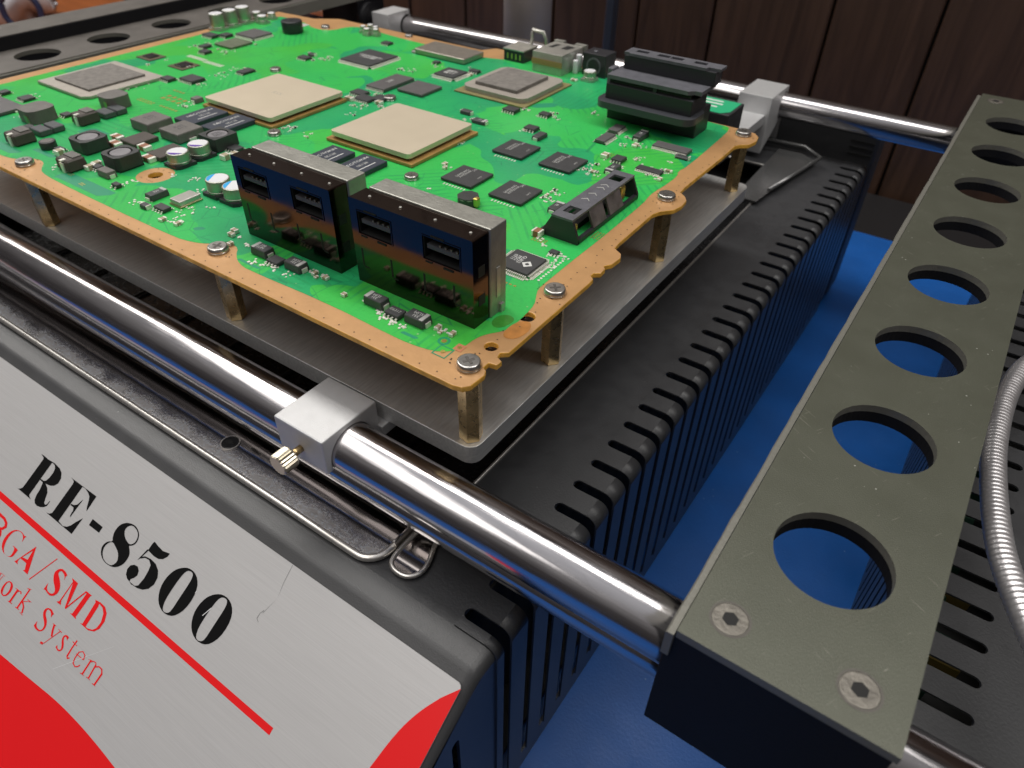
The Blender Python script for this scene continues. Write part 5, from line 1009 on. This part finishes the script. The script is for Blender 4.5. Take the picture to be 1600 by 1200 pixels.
# ---------------- big black edge connector at the back
def big_conn():
    mb = MB()
    mb.box(-13.25, -9.45, 26.0, 27.3, 0, 1.0, bev=.04); o = mb.build('drive_connector', PLAST, board)
    mb = MB(); mb.slab([rrect(-13.38, -9.28, 25.0, 26.6, .5, 8)], .72, .98); q = mb.build('flange', mat('flange_plastic', (.05, .052, .06), .32, bump=.1), o)
    md = q.modifiers.new('b', 'BEVEL'); md.width = .05; md.segments = 3; md.limit_method = 'ANGLE'
    mb = MB(); mb.box(-13.1, -9.5, 25.42, 26.8, .98, 1.55, bev=.03); mb.build('lower_body', PLAST, o)
    mb = MB(); mb.box(-13.0, -11.15, 25.52, 26.8, 1.551, 1.72); mb.box(-11.0, -9.65, 25.52, 26.8, 1.551, 1.72); split_build(mb, 'slot_recess', DARK, o)
    mb = MB(); mb.box(-11.15, -11.0, 25.46, 26.8, 1.55, 1.73); mb.build('slot_divider', PLAST, o)
    mb = MB(); mb.slab([[(-13.1, 25.42), (-9.75, 25.42), (-9.55, 25.62), (-9.3, 25.62), (-9.3, 27.0), (-13.15, 27.0), (-13.15, 25.9), (-13.1, 25.8)]], 1.72, 1.86); mb.build('shelf', PLASTG, o)
    mb = MB(); mb.box(-12.95, -9.2, 26.45, 27.15, 1.86, 2.36, bev=.02); mb.build('upper_body', PLAST, o)
    win = []
    for cx, w in ((-12.4, .5), (-11.5, .5), (-10.95, .5), (-10.0, .5)): win.append([(cx - w / 2, 26.75), (cx + w / 2, 26.75), (cx + w / 2, 27.02), (cx - w / 2, 27.02)])
    mb = MB(); mb.slab([[(-13.0, 26.5), (-12.75, 26.5), (-12.75, 26.42), (-9.6, 26.42), (-9.55, 26.6), (-9.1, 26.6), (-9.1, 27.2), (-13.0, 27.2)]] + win, 2.36, 2.46); mb.build('top_rim', PLASTG, o)
    mb = MB(); mb.box(-13.35, -13.1, 25.9, 26.4, 1.2, 1.95, bev=.05); mb.build('side_lug', PLASTG, o)
    mb = MB(); mb.cyl(-13.5, 26.8, .0, .5, .16, 12); mb.build('metal_peg', CANM, o)
big_conn()
# ---------------- network, power and video sockets
def tinbox():
    mb = MB(); mb.box(-19.1, -17.5, 29.35, 31.3, 0, .9, bev=.02); o = mb.build('network_socket', TIN, board)
    mb = MB(); mb.box(-19.12, -17.48, 29.33, 29.36, .35, .6); mb.build('contact_window', mat('tan_band', (.45, .30, .14), .4, metal=.5), o)
    mb = MB(); mb.slab([[(-18.85, 30.3), (-18.6, 30.3), (-18.5, 30.9), (-18.75, 30.9)]], .901, .906); mb.slab([[(-18.2, 30.35), (-17.85, 30.35), (-17.7, 30.9), (-18.15, 30.95)]], .901, .906); split_build(mb, 'latch_window', DARK, o)
    mb = MB(); mb.box(-19.15, -18.6, 31.3, 31.55, .5, .95, bev=.02); mb.box(-18.0, -17.4, 31.3, 31.55, .5, .95, bev=.02); split_build(mb, 'rear_lip', USBT, o)
    mb = MB(); mb.box(-16.95, -15.75, 30.3, 31.3, 0, .98, bev=.03); o = mb.build('power_socket', PLAST, board)
    mb = MB(); mb.cyl(-16.5, 30.7, .98, 1.02, .12, 12, r2=.08); mb.build('moulded_dot', PLASTG, o)
    mb = MB(); mb.slab([circle(-16.35, .45, .38, 20), circle(-16.35, .45, .3, 20)], 30.28, 30.30, xf=lambda a, b, c: (a, c, b)); mb.build('socket_ring', PLASTG, o)
    mb = MB(); mb.cyl(-17.3, 30.6, .0, .75, .14, 16, bev=.04); mb.cyl(-17.25, 30.2, 0, .6, .12, 16, bev=.04); split_build(mb, 'white_peg', CANT, board)
    mb = MB(); mb.box(-21.15, -20.0, 29.95, 31.2, 0, .5, bev=.02); o = mb.build('video_socket', PLAST, board)
    mb = MB()
    for k in range(4): mb.box(-20.95 + k * .24, -20.87 + k * .24, 29.93, 29.96, .12, .36)
    split_build(mb, 'contact_row', GOLD, o)
    mb = MB(); mb.box(-21.2, -20.0, 29.93, 31.25, .5, .56, bev=.01); mb.build('metal_cover', TIN, o)
    mb = MB(); mb.tube([(-20.4, 31.2, .5), (-20.4, 31.3, 1.1), (-20.3, 31.2, 1.25), (-19.7, 31.2, 1.2), (-19.6, 31.3, .9), (-19.6, 31.3, .3)], .09, 8); mb.build('spring_shell', TIN, o)
tinbox()

# ---------------- black box with green label behind the board
mb = MB(); mb.box(-12.2, -9.35, 29.4, 31.2, -2.2, -.05, bev=.04); o = mb.build('relay_box', BLACK, None, 'small black box with a green label behind the rear connector', 'box')
mb = MB(); mb.slab([[(-11.9, 29.42), (-9.75, 29.42), (-9.45, 29.8), (-9.45, 31.1), (-11.9, 31.1)]], -.05, -.03); g_ = mb.build('green_label', GRNL, o)
mb = MB()
for k, (yy) in enumerate((30.0, 30.4, 30.75)): mb.box(-11.6, -10.15 + .1 * (k % 2), yy, yy + .14, -.03, -.027)
split_build(mb, 'label_print', WHITE, g_)

# ================================================================ BACKGROUND THINGS
mb = MB(); mb.cyl(-33.1, 50, ZT, 30, 1.85, 40); mb.build('support_column', PILL, None, 'grey metal column standing behind the machine in front of the wood wall', 'column')
mb = MB(); mb.box(-29.6, -28.9, 56, 57, ZT, 14, bev=.1); mb.build('black_post', BLACKW, None, 'thin dark post beside the grey column', 'post')
# flexible metal hose
pts = []
P0 = [(8, 28.5, -3.2), (5.0, 26.3, -3.0), (3.9, 23.62, -2.9), (3.36, 22.48, -2.9), (3.08, 20.66, -2.9), (3.08, 18.43, -2.9), (3.27, 16.63, -2.9), (3.59, 14.93, -2.9), (3.95, 13.8, -2.9), (4.64, 12.3, -2.9), (6.3, 9.3, -3.0), (9.5, 8.0, -3.3)]
def cr(a, b, c_, d, t): return tuple(.5 * ((2 * b[i]) + (-a[i] + c_[i]) * t + (2 * a[i] - 5 * b[i] + 4 * c_[i] - d[i]) * t * t + (-a[i] + 3 * b[i] - 3 * c_[i] + d[i]) * t ** 3) for i in range(3))
Q = [P0[0]] + P0 + [P0[-1]]
for i in range(len(Q) - 3):
    for k in range(40): pts.append(cr(Q[i], Q[i + 1], Q[i + 2], Q[i + 3], k / 40))
# resample evenly
res = [Vector(pts[0])]; acc = 0
step = .036
for a, b in zip(pts[:-1], pts[1:]):
    a = Vector(a); b = Vector(b); d = (b - a).length; 
    while acc + d >= step:
        t = (step - acc) / d; a = a.lerp(b, t); d = (b - a).length; res.append(a.copy()); acc = 0
    acc += d
rad = [.29 + .011 * math.cos(i * 2 * math.pi / 4) for i in range(len(res))]
mb = MB(); mb.tube(res, rad, 20); mb.build('flexible_hose', HOSE, None, 'shiny ribbed flexible metal hose curving beside the drilled bar', 'hose')
# upper left clutter
mb = MB()
import_pts = []
bm = mb.bm
bmesh.ops.create_uvsphere(bm, u_segments=28, v_segments=18, radius=1, matrix=Matrix.Translation((-111, 44.5, ZT + 3.4)) @ Matrix.Rotation(R(30), 4, 'Z') @ Matrix.Diagonal((7.5, 5.5, 3.6, 1)))
for v in bm.verts: v.co += Vector((math.sin(v.co.y * 1.3 + v.co.z) * .9, math.cos(v.co.x * 1.1) * .8, math.sin(v.co.x * .9 + v.co.y) * 1.0 + abs(math.sin(v.co.x * 2.3)) * .5))
for f in bm.faces: f.smooth = True
mb.build('plastic_bag', mat('white_plastic', (.62, .62, .66), .35, bump=.4, bscale=.8), None, 'crumpled white plastic bag at the upper left behind the bar', 'bag')
mb = MB(); mb.tube([(-101.5 + 1.6 * math.cos(a), 43.4 + 1.4 * math.cos(a), ZT + 3.2 + 2.3 * math.sin(a)) for a in [i * .2 for i in range(32)]], .36, 12, closed=True)
mb.build('cable_loop', mat('dark_blue_cable', (.02, .03, .08), .4), None, 'dark cable loop over the white bag at the upper left', 'cable')
mb = MB(); mb.box(-100, -66, 57, 61, ZT + .61, ZT + 9, bev=.6, seg=2); mb.build('dark_case', mat('dark_case', (.02, .02, .024), .4), None, 'dark equipment case at the upper left against the wall', 'case')
